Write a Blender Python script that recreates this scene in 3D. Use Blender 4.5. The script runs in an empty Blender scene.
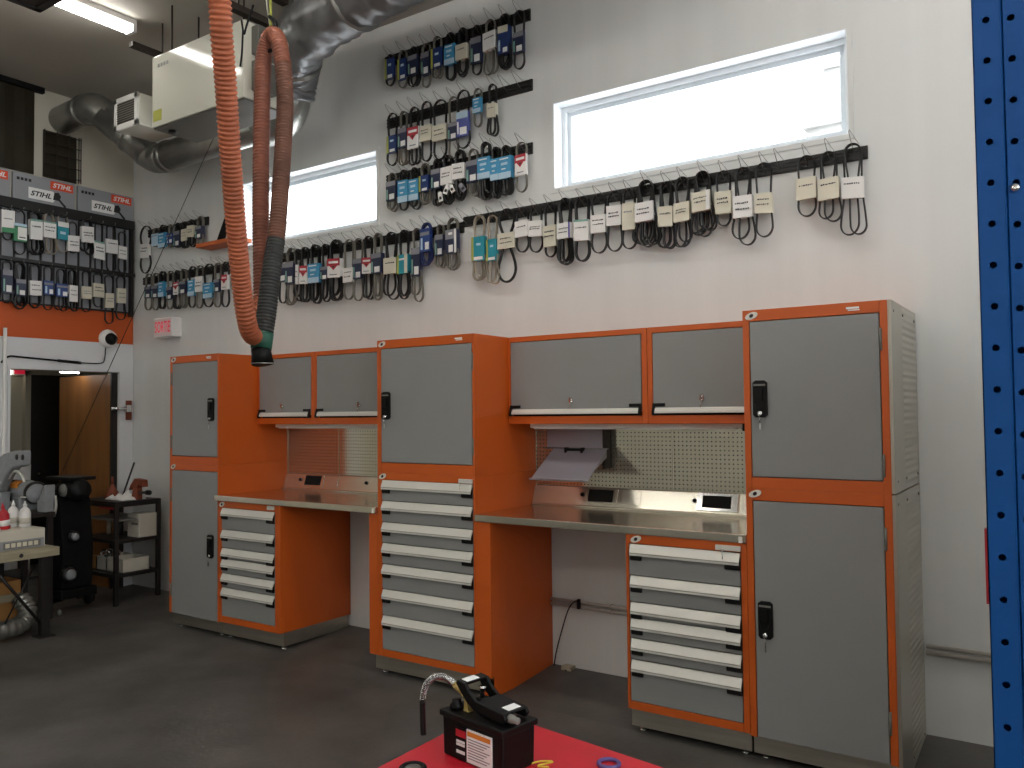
import bpy, math, random
from mathutils import Vector, Matrix, noise
PI = math.pi
S = bpy.context.scene
COL = S.collection
random.seed(7)
FLOOR = -0.05
CEIL = 4.60
XL = -3.33          # left wall plane
D = 0.69            # depth of the tall cabinets (fronts at y = -D); back wall plane is y = 0

# ------------------------------------------------------------------ camera
cam_d = bpy.data.cameras.new('camera')
cam = bpy.data.objects.new('camera', cam_d)
COL.objects.link(cam)
cam_d.sensor_width = 36.0
cam_d.lens = 827.08 * 36.0 / 1024.0
cam_d.clip_start = 0.05
_yaw, _pit, _rol = -0.5967, 0.0347, -0.0105
fw = Vector((math.sin(_yaw) * math.cos(_pit), math.cos(_yaw) * math.cos(_pit), math.sin(_pit)))
r0 = Vector((math.cos(_yaw), -math.sin(_yaw), 0))
u0 = r0.cross(fw)
rr = math.cos(_rol) * r0 + math.sin(_rol) * u0
uu = -math.sin(_rol) * r0 + math.cos(_rol) * u0
cam.matrix_world = Matrix(((rr.x, uu.x, -fw.x, 4.3362), (rr.y, uu.y, -fw.y, -4.6328), (rr.z, uu.z, -fw.z, 1.6215), (0, 0, 0, 1)))
S.camera = cam

# ------------------------------------------------------------------ sky, daylight portals, exposure
w = bpy.data.worlds.new('overcast_sky')
S.world = w
w.use_nodes = True
bg = w.node_tree.nodes['Background']
bg.inputs['Color'].default_value = (0.93, 0.97, 1.0, 1)
bg.inputs['Strength'].default_value = 5.0
S.view_settings.view_transform = 'Standard'
S.view_settings.look = 'None'
S.view_settings.exposure = 0.38
S.view_settings.gamma = 1.0
S.view_settings.use_curve_mapping = False

def area(name, loc, rot, sx, sy, power, color=(1, 1, 1), portal=False):
    l = bpy.data.lights.new(name, 'AREA')
    l.shape = 'RECTANGLE'; l.size = sx; l.size_y = sy; l.energy = power; l.color = color
    if portal: l.cycles.is_portal = True
    o = bpy.data.objects.new(name, l); COL.objects.link(o)
    o.location = loc; o.rotation_euler = rot
    return o
# a large opening in the right wall (outside the frame) and the two strip windows let the sky in
DOOR = (-6.6, -1.6, 1.7, 3.7)   # glazed overhead door in the right wall: y0, y1, z0, z1
area('daylight_portal', (8.02, (DOOR[0] + DOOR[1]) / 2, (DOOR[2] + DOOR[3]) / 2), (PI / 2, 0, PI / 2), DOOR[1] - DOOR[0], DOOR[3] - DOOR[2], 1, portal=True)
area('daylight_portal', (2.46, .19, 3.37), (-PI / 2, 0, 0), 1.8, .56, 1, portal=True)
area('daylight_portal', (-.85, .19, 3.37), (-PI / 2, 0, 0), 1.6, .56, 1, portal=True)

# ------------------------------------------------------------------ materials
def lin(h):
    h = h.lstrip('#')
    c = [int(h[i:i + 2], 16) / 255 for i in (0, 2, 4)]
    return tuple((v / 12.92 if v <= .04045 else ((v + .055) / 1.055) ** 2.4) for v in c) + (1,)
M = {}
def mat(name, col, rough=.5, metal=0., var=0., vscale=8., bump=0., bscale=60., emit=0., spec=None, stretch=None):
    m = bpy.data.materials.new(name); m.use_nodes = True
    nt = m.node_tree; b = nt.nodes['Principled BSDF']
    c = lin(col) if isinstance(col, str) else tuple(col) + (1,)
    b.inputs['Base Color'].default_value = c
    b.inputs['Roughness'].default_value = rough
    b.inputs['Metallic'].default_value = metal
    if spec is not None: b.inputs['Specular IOR Level'].default_value = spec
    if emit:
        b.inputs['Emission Color'].default_value = c; b.inputs['Emission Strength'].default_value = emit
    if var or bump:
        tc = nt.nodes.new('ShaderNodeTexCoord'); src = tc.outputs['Object']
        if stretch:
            mp = nt.nodes.new('ShaderNodeMapping'); mp.inputs['Scale'].default_value = stretch
            nt.links.new(src, mp.inputs['Vector']); src = mp.outputs['Vector']
    if var:
        n = nt.nodes.new('ShaderNodeTexNoise'); n.inputs['Scale'].default_value = vscale; n.inputs['Detail'].default_value = 6
        r = nt.nodes.new('ShaderNodeValToRGB')
        r.color_ramp.elements[0].position = .3; r.color_ramp.elements[1].position = .7
        r.color_ramp.elements[0].color = tuple(v * (1 - var) for v in c[:3]) + (1,)
        r.color_ramp.elements[1].color = tuple(min(1, v * (1 + var)) for v in c[:3]) + (1,)
        nt.links.new(src, n.inputs['Vector']); nt.links.new(n.outputs['Fac'], r.inputs['Fac'])
        nt.links.new(r.outputs['Color'], b.inputs['Base Color'])
    if bump:
        n2 = nt.nodes.new('ShaderNodeTexNoise'); n2.inputs['Scale'].default_value = bscale; n2.inputs['Detail'].default_value = 3
        bp = nt.nodes.new('ShaderNodeBump'); bp.inputs['Strength'].default_value = bump; bp.inputs['Distance'].default_value = .01
        nt.links.new(src, n2.inputs['Vector']); nt.links.new(n2.outputs['Fac'], bp.inputs['Height'])
        nt.links.new(bp.outputs['Normal'], b.inputs['Normal'])
    M[name] = m
    return m
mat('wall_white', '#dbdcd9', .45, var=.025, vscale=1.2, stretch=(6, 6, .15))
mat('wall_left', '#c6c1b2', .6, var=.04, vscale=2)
mat('lintel_white', '#dedfe0', .5)
mat('ceiling', '#b3aea3', .7, var=.05, vscale=1.5)
mat('orange', '#c85a18', .38, var=.03, vscale=3)
mat('orange_paint', '#c4551a', .55, var=.03, vscale=3)
mat('door_grey', '#8f8f8d', .42, var=.02, vscale=5)
mat('alu', '#dfddd4', .38, metal=.15)
mat('black', '#070707', .5, spec=.25)
mat('black_matte', '#0c0c0c', .8, spec=.2)
mat('void', '#040404', .9)
mat('steel', '#dbd5c6', .17, metal=.96, var=.05, vscale=4, stretch=(.5, 30, 30))
mat('steel_console', '#dcd7c8', .2, metal=.88, var=.05, vscale=4, stretch=(.5, 30, 30))
mat('steel_side', '#b7b2a6', .34, metal=.85)
mat('plinth', '#b5b0a4', .35, metal=.9, var=.1, vscale=3, stretch=(.5, 4, 20))
mat('chrome', '#e2e2e0', .12, metal=1)
mat('white_frame', '#eef2f5', .4)
mat('vinyl', '#dfe7ec', .35)
mat('heater_white', '#d5d4c6', .09, spec=.6)
mat('grey_paint', '#77766f', .5)
mat('heater_grey', '#6b6a63', .45, metal=.4)
mat('galv', '#9a9a94', .33, metal=.8, var=.15, vscale=9, bump=.15, bscale=12)
mat('foil', '#7c7d7e', .42, metal=.55, var=.2, vscale=7, bump=.6, bscale=9)
mat('dark_steel', '#2b2119', .6)
mat('dark_sheet', '#2a251a', .28, var=.3, vscale=3)
mat('hose_orange', '#ad5d3b', .5, var=.2, vscale=5)
mat('hose_black', '#2a2c2a', .55, var=.2, vscale=6)
mat('green_tape', '#235443', .5, var=.3, vscale=14)
mat('rubber', '#1b1b1b', .5)
mat('rubber_black', '#0e0e0e', .45)
mat('rubber_grey', '#6e6a60', .55)
mat('rubber_tan', '#9b9180', .55)
mat('rubber_blue', '#1d2a5c', .5)
mat('rail_black', '#151311', .45)
mat('wire', '#8d8a84', .3, metal=.9)
for n_, c_ in dict(t_navy='#262c47', t_royal='#22396f', t_peri='#5a62a6', t_cyan='#4598c2', t_teal='#2590a0', t_pale='#b9d3e2', t_white='#eceae6',
                   t_cream='#d8d3bf', t_red='#b5333d', t_green='#3a8458', t_yellow='#a9ab4c', t_grey='#84848a', t_dark='#2a2a2e', t_tan='#b19a5a',
                   t_purple='#4a3f9d', t_blue='#2b4580', t_greeny='#7fa89a').items(): mat(n_, c_, .4)
mat('board_grey', '#8a8c90', .5)
mat('sign_grey', '#96989c', .5)
mat('stihl_orange', '#e2502a', .45)
mat('print_black', '#1c1c1c', .5)
mat('print_white', '#f0f0ee', .5)
mat('plywood', '#8a5a2b', .55, var=.25, vscale=2.2, stretch=(3, 3, .4))
mat('dark_door', '#1c1714', .5)
mat('greige', '#a19a88', .7)
mat('blue_steel', '#0d4a8a', .5, spec=.25, var=.06, vscale=6)
mat('red_steel', '#c8202f', .42, var=.08, vscale=5)
mat('red_plastic', '#b91f2c', .4)
mat('cast_grey', '#8b8e90', .5, var=.08, vscale=20)
mat('bench_wood', '#a39a80', .6, var=.2, vscale=5, stretch=(8, .8, 8))
mat('card', '#cfcabb', .7)
mat('card_brown', '#a8783f', .7)
mat('white_plastic', '#e8e6e2', .4)
mat('dark_frame', '#1b1614', .5)
mat('yellow_wire', '#d8b93a', .4)
mat('purple_wire', '#5a4a86', .4)
mat('rust', '#7c3b22', .6, var=.2, vscale=20)
mat('orange_label', '#d9882f', .5)
mat('tray_grey', '#9b9aa3', .35, metal=.25)
mat('paper', '#e9e7e2', .7)
mat('beige', '#b5ab94', .6)
mat('tube_lit', (1.0, .975, .935), .5, emit=15)
mat('sign_red', (.78, .02, .06), .5, emit=.25)
mat('sign_face', '#e9d6d4', .5)
mat('lamp_spot', (1., .95, .85), .5, emit=8)
mat('facade', '#8d8d8c', .8, var=.2, vscale=3)
mat('shelf_orange', '#c0622f', .55, var=.15, vscale=6)
mat('conduit', '#b9b4ac', .4)

# floor: dark sealed concrete with stains
def floor_mat():
    m = mat('floor_concrete', '#4f4d4a', .42)
    nt = m.node_tree; b = nt.nodes['Principled BSDF']
    tc = nt.nodes.new('ShaderNodeTexCoord')
    n1 = nt.nodes.new('ShaderNodeTexNoise'); n1.inputs['Scale'].default_value = 1.3; n1.inputs['Detail'].default_value = 8; n1.inputs['Roughness'].default_value = .65
    r1 = nt.nodes.new('ShaderNodeValToRGB')
    r1.color_ramp.elements[0].position = .32; r1.color_ramp.elements[0].color = lin('#413f3c')
    r1.color_ramp.elements[1].position = .72; r1.color_ramp.elements[1].color = lin('#68645f')
    nt.links.new(tc.outputs['Object'], n1.inputs['Vector']); nt.links.new(n1.outputs['Fac'], r1.inputs['Fac'])
    nt.links.new(r1.outputs['Color'], b.inputs['Base Color'])
    n2 = nt.nodes.new('ShaderNodeTexNoise'); n2.inputs['Scale'].default_value = 3; n2.inputs['Detail'].default_value = 6
    mr = nt.nodes.new('ShaderNodeMapRange'); mr.inputs['To Min'].default_value = .3; mr.inputs['To Max'].default_value = .6
    nt.links.new(tc.outputs['Object'], n2.inputs['Vector']); nt.links.new(n2.outputs['Fac'], mr.inputs['Value']); nt.links.new(mr.outputs['Result'], b.inputs['Roughness'])
    bp = nt.nodes.new('ShaderNodeBump'); bp.inputs['Strength'].default_value = .12; bp.inputs['Distance'].default_value = .01
    n3 = nt.nodes.new('ShaderNodeTexNoise'); n3.inputs['Scale'].default_value = 40
    nt.links.new(tc.outputs['Object'], n3.inputs['Vector']); nt.links.new(n3.outputs['Fac'], bp.inputs['Height']); nt.links.new(bp.outputs['Normal'], b.inputs['Normal'])
floor_mat()

def dots_mat(name, base, pitch, rad, ax=('X', 'Z'), rough=.3, metal=1.):
    """perforated sheet: round dark holes on a square pitch"""
    m = mat(name, base, rough, metal)
    nt = m.node_tree; b = nt.nodes['Principled BSDF']
    tc = nt.nodes.new('ShaderNodeTexCoord'); sp = nt.nodes.new('ShaderNodeSeparateXYZ'); nt.links.new(tc.outputs['Object'], sp.inputs[0])
    def mth(op, a, bb):
        n = nt.nodes.new('ShaderNodeMath'); n.operation = op
        for i, v in enumerate((a, bb)):
            if isinstance(v, (int, float)): n.inputs[i].default_value = v
            else: nt.links.new(v, n.inputs[i])
        return n.outputs[0]
    sq = []
    for a in ax:
        f = mth('SUBTRACT', mth('FRACT', mth('DIVIDE', sp.outputs[a], pitch), 0), .5)
        sq.append(mth('MULTIPLY', f, f))
    d = mth('SQRT', mth('ADD', sq[0], sq[1]), 0)
    hole = mth('LESS_THAN', d, rad / pitch)
    mx = nt.nodes.new('ShaderNodeMix'); mx.data_type = 'RGBA'
    nt.links.new(hole, mx.inputs['Factor']); mx.inputs['A'].default_value = lin(base); mx.inputs['B'].default_value = lin('#15130f')
    nt.links.new(mx.outputs['Result'], b.inputs['Base Color'])
    inv = mth('MULTIPLY', mth('SUBTRACT', 1.0, hole), metal); nt.links.new(inv, b.inputs['Metallic'])
    ro = mth('ADD', mth('MULTIPLY', hole, .5), rough); nt.links.new(ro, b.inputs['Roughness'])
dots_mat('pegboard', '#cbc6b4', .0254, .0038, rough=.12, metal=.9)

def ribs_mat(name, base, pitch, rough=.32, metal=.9):
    """sheet with horizontal rows of pressed louvres (z)"""
    m = mat(name, base, rough, metal)
    nt = m.node_tree; b = nt.nodes['Principled BSDF']
    tc = nt.nodes.new('ShaderNodeTexCoord'); sp = nt.nodes.new('ShaderNodeSeparateXYZ'); nt.links.new(tc.outputs['Object'], sp.inputs[0])
    n = nt.nodes.new('ShaderNodeMath'); n.operation = 'MULTIPLY'; n.inputs[1].default_value = 2 * PI / pitch; nt.links.new(sp.outputs['Z'], n.inputs[0])
    s = nt.nodes.new('ShaderNodeMath'); s.operation = 'SINE'; nt.links.new(n.outputs[0], s.inputs[0])
    bp = nt.nodes.new('ShaderNodeBump'); bp.inputs['Strength'].default_value = .35; bp.inputs['Distance'].default_value = .008
    nt.links.new(s.outputs[0], bp.inputs['Height']); nt.links.new(bp.outputs['Normal'], b.inputs['Normal'])
ribs_mat('ribbed_steel', '#b9b4a8', .033, .34, .6)

def glass_mat():
    m = bpy.data.materials.new('window_glass'); m.use_nodes = True; nt = m.node_tree; nt.nodes.clear()
    o = nt.nodes.new('ShaderNodeOutputMaterial'); mx = nt.nodes.new('ShaderNodeMixShader'); t = nt.nodes.new('ShaderNodeBsdfTransparent'); g = nt.nodes.new('ShaderNodeBsdfGlossy')
    g.inputs['Roughness'].default_value = .02; mx.inputs[0].default_value = .05
    nt.links.new(t.outputs[0], mx.inputs[1]); nt.links.new(g.outputs[0], mx.inputs[2]); nt.links.new(mx.outputs[0], o.inputs[0])
    M['window_glass'] = m
glass_mat()

# ------------------------------------------------------------------ mesh helpers
def origin_of(o):
    v = Vector((0, 0, 0))
    while o is not None:
        v += o.location; o = o.parent
    return v
class MB:
    """collects shapes (in room coordinates unless the parent is rotated later) and links them as ONE mesh object"""
    def __init__(s): s.v = []; s.f = []; s.m = []; s.sm = []
    def add(s, vs, fs, m=None, smooth=False):
        o = len(s.v); s.v += [tuple(p) for p in vs]
        for f in fs: s.f.append([i + o for i in f]); s.m.append(m); s.sm.append(smooth)
        return s
    def box(s, x0, x1, y0, y1, z0, z1, m=None):
        x0, x1 = min(x0, x1), max(x0, x1); y0, y1 = min(y0, y1), max(y0, y1); z0, z1 = min(z0, z1), max(z0, z1)
        v = [(x0, y0, z0), (x1, y0, z0), (x1, y1, z0), (x0, y1, z0), (x0, y0, z1), (x1, y0, z1), (x1, y1, z1), (x0, y1, z1)]
        return s.add(v, [(0, 3, 2, 1), (4, 5, 6, 7), (0, 1, 5, 4), (1, 2, 6, 5), (2, 3, 7, 6), (3, 0, 4, 7)], m)
    def prism(s, pts, axis, a0, a1, m=None, smooth=False):
        """pts: 2D outline; axis 'x' -> pts are (y,z); 'y' -> (x,z); 'z' -> (x,y)"""
        n = len(pts)
        def p3(p, a): return (a, p[0], p[1]) if axis == 'x' else ((p[0], a, p[1]) if axis == 'y' else (p[0], p[1], a))
        v = [p3(p, a0) for p in pts] + [p3(p, a1) for p in pts]
        s.add(v, [tuple(range(n))[::-1], tuple(range(n, 2 * n))], m)
        o = len(s.v) - 2 * n
        for i in range(n):
            j = (i + 1) % n
            s.f.append([o + i, o + j, o + n + j, o + n + i]); s.m.append(m); s.sm.append(smooth)
        return s
    def tube(s, path, r, n=8, m=None, closed=False, caps=True, smooth=True):
        P = [Vector(p) for p in path]; N = len(P); R = r if isinstance(r, (list, tuple)) else [r] * N
        t0 = (P[1] - P[0]).normalized(); up = Vector((0, 0, 1)) if abs(t0.z) < .9 else Vector((1, 0, 0)); a = t0.cross(up).normalized()
        vs = []
        for i in range(N):
            if closed: t = (P[(i + 1) % N] - P[i - 1])
            else: t = P[min(i + 1, N - 1)] - P[max(i - 1, 0)]
            t.normalize(); a = (a - t * a.dot(t)); a = a.normalized() if a.length > 1e-6 else t.orthogonal().normalized(); b = t.cross(a)
            for k in range(n):
                th = 2 * PI * k / n; vs.append(P[i] + (a * math.cos(th) + b * math.sin(th)) * R[i])
        fs = []
        for i in range(N if closed else N - 1):
            for k in range(n):
                j = (i + 1) % N; fs.append((i * n + k, i * n + (k + 1) % n, j * n + (k + 1) % n, j * n + k))
        if caps and not closed: fs += [tuple(range(n))[::-1], tuple((N - 1) * n + k for k in range(n))]
        return s.add(vs, fs, m, smooth)
    def band(s, path, t, wd, ax, m=None):
        """closed belt: path of 3D points in a plane with normal ax; t = thickness in plane, wd = width along ax"""
        P = [Vector(p) for p in path]; N = len(P); A = Vector(ax); vs = []; fs = []
        for i in range(N):
            tg = (P[(i + 1) % N] - P[i - 1]).normalized(); nr = tg.cross(A).normalized()
            for (a, b) in ((-.5, -.35), (.5, -.5), (.5, .5), (-.5, .35)): vs.append(P[i] + nr * (a * t) + A * (b * wd))
        for i in range(N):
            j = (i + 1) % N
            for k in range(4): fs.append((i * 4 + k, j * 4 + k, j * 4 + (k + 1) % 4, i * 4 + (k + 1) % 4))
        return s.add(vs, fs, m, False)
    def lathe(s, prof, org, axis='z', n=20, m=None, smooth=True):
        """prof: list of (radius, height)"""
        o = Vector(org); vs = []; fs = []
        for (r, h) in prof:
            for k in range(n):
                th = 2 * PI * k / n; a, b = r * math.cos(th), r * math.sin(th)
                vs.append(o + (Vector((a, b, h)) if axis == 'z' else Vector((h, a, b)) if axis == 'x' else Vector((b, h, a))))
        L = len(prof)
        for i in range(L - 1):
            for k in range(n): fs.append((i * n + k, i * n + (k + 1) % n, (i + 1) * n + (k + 1) % n, (i + 1) * n + k))
        fs += [tuple(range(n))[::-1], tuple((L - 1) * n + k for k in range(n))]
        return s.add(vs, fs, m, smooth)
    def quad(s, a, b, c, d, m=None): return s.add([a, b, c, d], [(0, 1, 2, 3)], m)
    def build(s, name, m, parent=None, bevel=0., recalc=True):
        me = bpy.data.meshes.new(name)
        og = origin_of(parent) if parent is not None else Vector((0, 0, 0))
        me.from_pydata([tuple(Vector(p) - og) for p in s.v], [], s.f)
        names = [m]
        for x in s.m:
            if x and x not in names: names.append(x)
        for x in names: me.materials.append(M[x])
        for p, x, sm in zip(me.polygons, s.m, s.sm):
            p.material_index = names.index(x) if x else 0; p.use_smooth = sm
        me.validate(); me.update()
        if recalc:
            import bmesh
            b = bmesh.new(); b.from_mesh(me); bmesh.ops.recalc_face_normals(b, faces=b.faces); b.to_mesh(me); b.free()
        o = bpy.data.objects.new(name, me); COL.objects.link(o)
        if parent is not None: o.parent = parent
        if bevel:
            md = o.modifiers.new('bevel', 'BEVEL'); md.width = bevel; md.segments = 2; md.limit_method = 'ANGLE'; md.angle_limit = math.radians(40)
        return o
def tag(o, label, cat, group=None):
    o['label'] = label; o['category'] = cat
    if group: o['group'] = group
    return o
def thing(name, loc, label, cat, group=None):
    o = bpy.data.objects.new(name, None); COL.objects.link(o); o.location = loc; o.empty_display_size = .1
    return tag(o, label, cat, group)
def struct(name, mb, m, parent=None, bevel=0.):
    o = mb.build(name, m, parent, bevel)
    if parent is None: o['kind'] = 'structure'
    return o
def spline(pts, k=8):
    """Catmull-Rom through pts"""
    P = [Vector(p) for p in pts]; P = [P[0] * 2 - P[1]] + P + [P[-1] * 2 - P[-2]]; out = []
    for i in range(1, len(P) - 2):
        for j in range(k):
            t = j / k; a, b, c, d = P[i - 1], P[i], P[i + 1], P[i + 2]
            out.append(.5 * ((2 * b) + (c - a) * t + (2 * a - 5 * b + 4 * c - d) * t * t + (3 * b - a - 3 * c + d) * t ** 3))
    out.append(P[-2]); return out
def text(name, body, m, parent, loc, rot, size, shear=0., bold=0., sx=1., ext=.0006, align='CENTER'):
    cu = bpy.data.curves.new(name, 'FONT'); cu.body = body; cu.size = size; cu.shear = shear; cu.offset = bold; cu.extrude = ext
    cu.align_x = align; cu.align_y = 'CENTER'; cu.resolution_u = 3
    t = bpy.data.objects.new(name + '_t', cu); COL.objects.link(t)
    dg = bpy.context.evaluated_depsgraph_get(); me = bpy.data.meshes.new_from_object(t.evaluated_get(dg))
    bpy.data.objects.remove(t); me.materials.clear(); me.materials.append(M[m])
    o = bpy.data.objects.new(name, me); COL.objects.link(o); o.parent = parent
    o.location = Vector(loc) - origin_of(parent); o.rotation_euler = rot; o.scale = (sx, 1, 1)
    return o
def perforated(mb, u0, u1, v0, v1, holes, rad, f, m=None, n=10):
    """flat sheet in (u,v) with round holes in one column; f maps (u,v) to a 3D point. holes: list of (u,v) sorted by v, one column"""
    cell = [v0] + [(holes[i][1] + holes[i + 1][1]) / 2 for i in range(len(holes) - 1)] + [v1]
    for (hu, hv), a, b in zip(holes, cell[:-1], cell[1:]):
        cor = [(u0, a), (u1, a), (u1, b), (u0, b)]
        ring = []; outer = []
        for k in range(n):
            th = 2 * PI * k / n; c, s_ = math.cos(th), math.sin(th); ring.append((hu + rad * c, hv + rad * s_))
            tu = ((u1 - hu) if c > 0 else (hu - u0)) / max(abs(c), 1e-9); tv = ((b - hv) if s_ > 0 else (hv - a)) / max(abs(s_), 1e-9)
            t = min(tu, tv); outer.append((hu + t * c, hv + t * s_))
        vs = [f(*p) for p in ring] + [f(*p) for p in outer]; fs = []
        for k in range(n):
            j = (k + 1) % n; fs.append((k, n + k, n + j, j))
        base = len(vs)
        for ci, cn in enumerate(cor):       # corner triangles
            ang = math.atan2(cn[1] - hv, cn[0] - hu) % (2 * PI); k = int(ang / (2 * PI) * n) % n; j = (k + 1) % n
            vs.append(f(*cn)); fs.append((n + k, base + ci, n + j))
        mb.add(vs, fs, m)
    return mb
mat('hose_brown', '#6b4433', .55, var=.25, vscale=5)
mat('hose_mid', '#7d4733', .55, var=.2, vscale=5)
# ------------------------------------------------------------------ room shell
def wall_plane(mb, ax, p0, p1, u0, u1, v0, v1, holes, m=None):
    us = sorted({u0, u1, *[h[0] for h in holes], *[h[1] for h in holes]}); vs = sorted({v0, v1, *[h[2] for h in holes], *[h[3] for h in holes]})
    P = (lambda u, p, v: (u, p, v)) if ax == 'y' else (lambda u, p, v: (p, u, v))
    for a, b in zip(us[:-1], us[1:]):
        for c, d in zip(vs[:-1], vs[1:]):
            if any(h[0] <= a and b <= h[1] and h[2] <= c and d <= h[3] for h in holes): continue
            for p in (p0, p1): mb.quad(P(a, p, c), P(b, p, c), P(b, p, d), P(a, p, d), m)
    for (a, b, c, d) in holes + [(u0, u1, v0, v1)]:
        for (q, r) in (((a, c), (b, c)), ((b, c), (b, d)), ((b, d), (a, d)), ((a, d), (a, c))):
            mb.quad(P(q[0], p0, q[1]), P(r[0], p0, r[1]), P(r[0], p1, r[1]), P(q[0], p1, q[1]), m)
    return mb
XR, YF = 8.0, -9.0
struct('floor', MB().prism([(YF - .2, FLOOR - .15), (YF - .2, FLOOR), (-.64, FLOOR), (0, FLOOR + .04), (1.6, FLOOR + .04), (1.6, FLOOR - .15)], 'x', XL - 2.6, XR), 'floor_concrete')   # falls slightly away from the wall
struct('ceiling', MB().box(XL - .2, XR, YF, .2, CEIL, CEIL + .15), 'ceiling')
W1 = (-1.642, -.045, 3.091, 3.650)
W2 = (1.543, 3.383, 3.089, 3.662)
struct('wall_back', wall_plane(MB(), 'y', 0, .2, XL - .2, XR, FLOOR, CEIL, [W1, W2]), 'wall_white')
DO = (-1.14, -.15, FLOOR, 2.05)
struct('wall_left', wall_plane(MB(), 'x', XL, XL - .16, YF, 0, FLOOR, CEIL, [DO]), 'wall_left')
struct('wall_right', wall_plane(MB(), 'x', XR, XR + .2, YF, .2, FLOOR, CEIL, [DOOR]), 'wall_white')
struct('wall_front', MB().box(XL - .2, XR + .2, YF - .2, YF, FLOOR, CEIL), 'wall_white')

# strip windows: recessed vinyl frame, sash and pane
for i, (a, b, c, d) in enumerate((W1, W2)):
    fr = MB()
    for (q, r, s_, t_) in ((a, b, c, c + .035), (a, b, d - .035, d), (a, a + .035, c + .035, d - .035), (b - .035, b, c + .035, d - .035)): fr.box(q, r, .10, .19, s_, t_)
    sa = MB()
    e = .035
    for (q, r, s_, t_) in ((a + e, b - e, c + e, c + e + .03), (a + e, b - e, d - e - .03, d - e), (a + e, a + e + .03, c + e + .03, d - e - .03), (b - e - .03, b - e, c + e + .03, d - e - .03)): sa.box(q, r, .125, .165, s_, t_)
    wn = struct('window_%d' % (i + 1), fr, 'white_frame')
    sa.build('sash', 'vinyl', wn)
    MB().box(a + .06, b - .06, .143, .149, c + .06, d - .06).build('pane', 'window_glass', wn)
    cs = MB()   # flat casing around the opening
    k = .028
    for (q, r, s_, t_) in ((a - k, b + k, c - k, c), (a - k, b + k, d, d + k), (a - k, a, c, d), (b, b + k, c, d)): cs.box(q, r, -.006, .0, s_, t_)
    rv = MB()
    for (q, r, s_, t_) in ((a, b, c, c + .006), (a, b, d - .006, d), (a, a + .006, c + .006, d - .006), (b - .006, b, c + .006, d - .006)): rv.box(q, r, -.004, .1, s_, t_)
    cs.build('casing', 'wall_white', wn); rv.build('reveal', 'white_frame', wn)

# seen through the windows: a pale stack and a low roof outside
t = thing('chimney', (2.62, 3.2, 0), 'pale grey masonry chimney outside behind right end of wide window', 'chimney')
mb = MB().box(2.55, 2.68, 3.1, 3.3, 0, 4.78)
mb.build('stack', 'facade', t); MB().box(2.53, 2.70, 3.08, 3.32, 4.70, 4.76).build('cap', 'facade', t)
t = thing('roof_ledge', (2.6, 3.0, 0), 'pale flat roof ledge outside at foot of the chimney', 'roof')
MB().box(2.42, 2.78, 2.9, 3.05, 0, 4.12).build('wall', 'facade', t); MB().box(2.40, 2.80, 2.86, 3.09, 4.12, 4.17).build('coping', 'facade', t)
t = thing('neighbour_roof', (-4.4, 3.0, 0), 'pale roof corner outside the smaller window beside the dark hose', 'roof')
MB().box(-4.62, -4.25, 2.9, 3.4, 0, 4.0).build('wall', 'facade', t); MB().prism([(-4.66, 4.0), (-4.2, 4.0), (-4.2, 4.2), (-4.5, 4.26)], 'y', 2.85, 3.45).build('roof', 'facade', t)

# ------------------------------------------------------------------ left wall: orange band, white lintel panel, doorway and room behind
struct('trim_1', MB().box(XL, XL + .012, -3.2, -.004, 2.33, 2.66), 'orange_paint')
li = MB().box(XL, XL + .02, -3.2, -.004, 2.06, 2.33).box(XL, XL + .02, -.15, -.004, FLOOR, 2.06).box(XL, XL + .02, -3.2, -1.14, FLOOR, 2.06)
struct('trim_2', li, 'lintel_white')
jb = MB()
jb.box(XL - .17, XL + .03, -.149, -.12, FLOOR, 2.05).box(XL - .17, XL + .03, -1.165, -1.141, FLOOR, 2.05).box(XL - .17, XL + .03, -1.165, -.12, 2.051, 2.08)
d1 = struct('door_1', jb, 'lintel_white')
MB().box(XL - .99, XL - .03, -.20, -.16, FLOOR + .03, 2.035).build('door_leaf', 'plywood', d1, .003)
MB().box(XL - .03, XL - .005, -.21, -.15, FLOOR + .01, 2.045).build('hinge_jamb', 'dark_door', d1)
MB().tube([(XL - .93, -.2, 1.0), (XL - .93, -.25, 1.0)], .02, 10).build('door_knob', 'chrome', d1)
NX = XL - 2.0
rm = MB().box(NX - .1, NX, -2.6, 1.6, FLOOR, 2.75).box(NX, XL - .2, 1.5, 1.6, FLOOR, 2.75).box(NX, XL - .16, -2.6, -2.5, FLOOR, 2.75)
struct('wall_inner', rm, 'greige')
struct('ceiling_inner', MB().box(NX - .1, XL - .16, -2.6, 1.6, 2.75, 2.85), 'greige')
struct('wall_partition', MB().box(XL - .22, XL - .2, .2, 1.6, FLOOR, 2.75), 'greige')
dd = MB().box(NX, NX + .05, -.03, .62, FLOOR, 2.1)
o = struct('door_2', dd, 'dark_door', bevel=.004)
MB().box(NX, NX + .07, -.09, -.031, FLOOR, 2.14).box(NX, NX + .07, -.09, .66, 2.101, 2.14).build('door_frame', 'greige', o)
MB().lathe([(.0, 0), (.02, .0), (.03, .03), (.0, .06)], (NX + .05, .06, 1.0), 'x', 10).build('door_knob', 'chrome', o)
t = thing('ceiling_lamp', (XL - .55, -.33, 2.13), 'lit strip lamp glowing at the top of the doorway', 'lamp')
MB().box(XL - .60, XL - .50, -.44, -.22, 2.09, 2.12).build('lamp_housing', 'white_plastic', t)
MB().tube([(XL - .55, -.42, 2.075), (XL - .55, -.24, 2.075)], .016, 8).build('tube', 'tube_lit', t)
MB().tube([(XL - .55, -.33, 2.12), (XL - .55, -.33, 2.75)], .008, 6).build('hanger', 'grey_paint', t)
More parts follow.
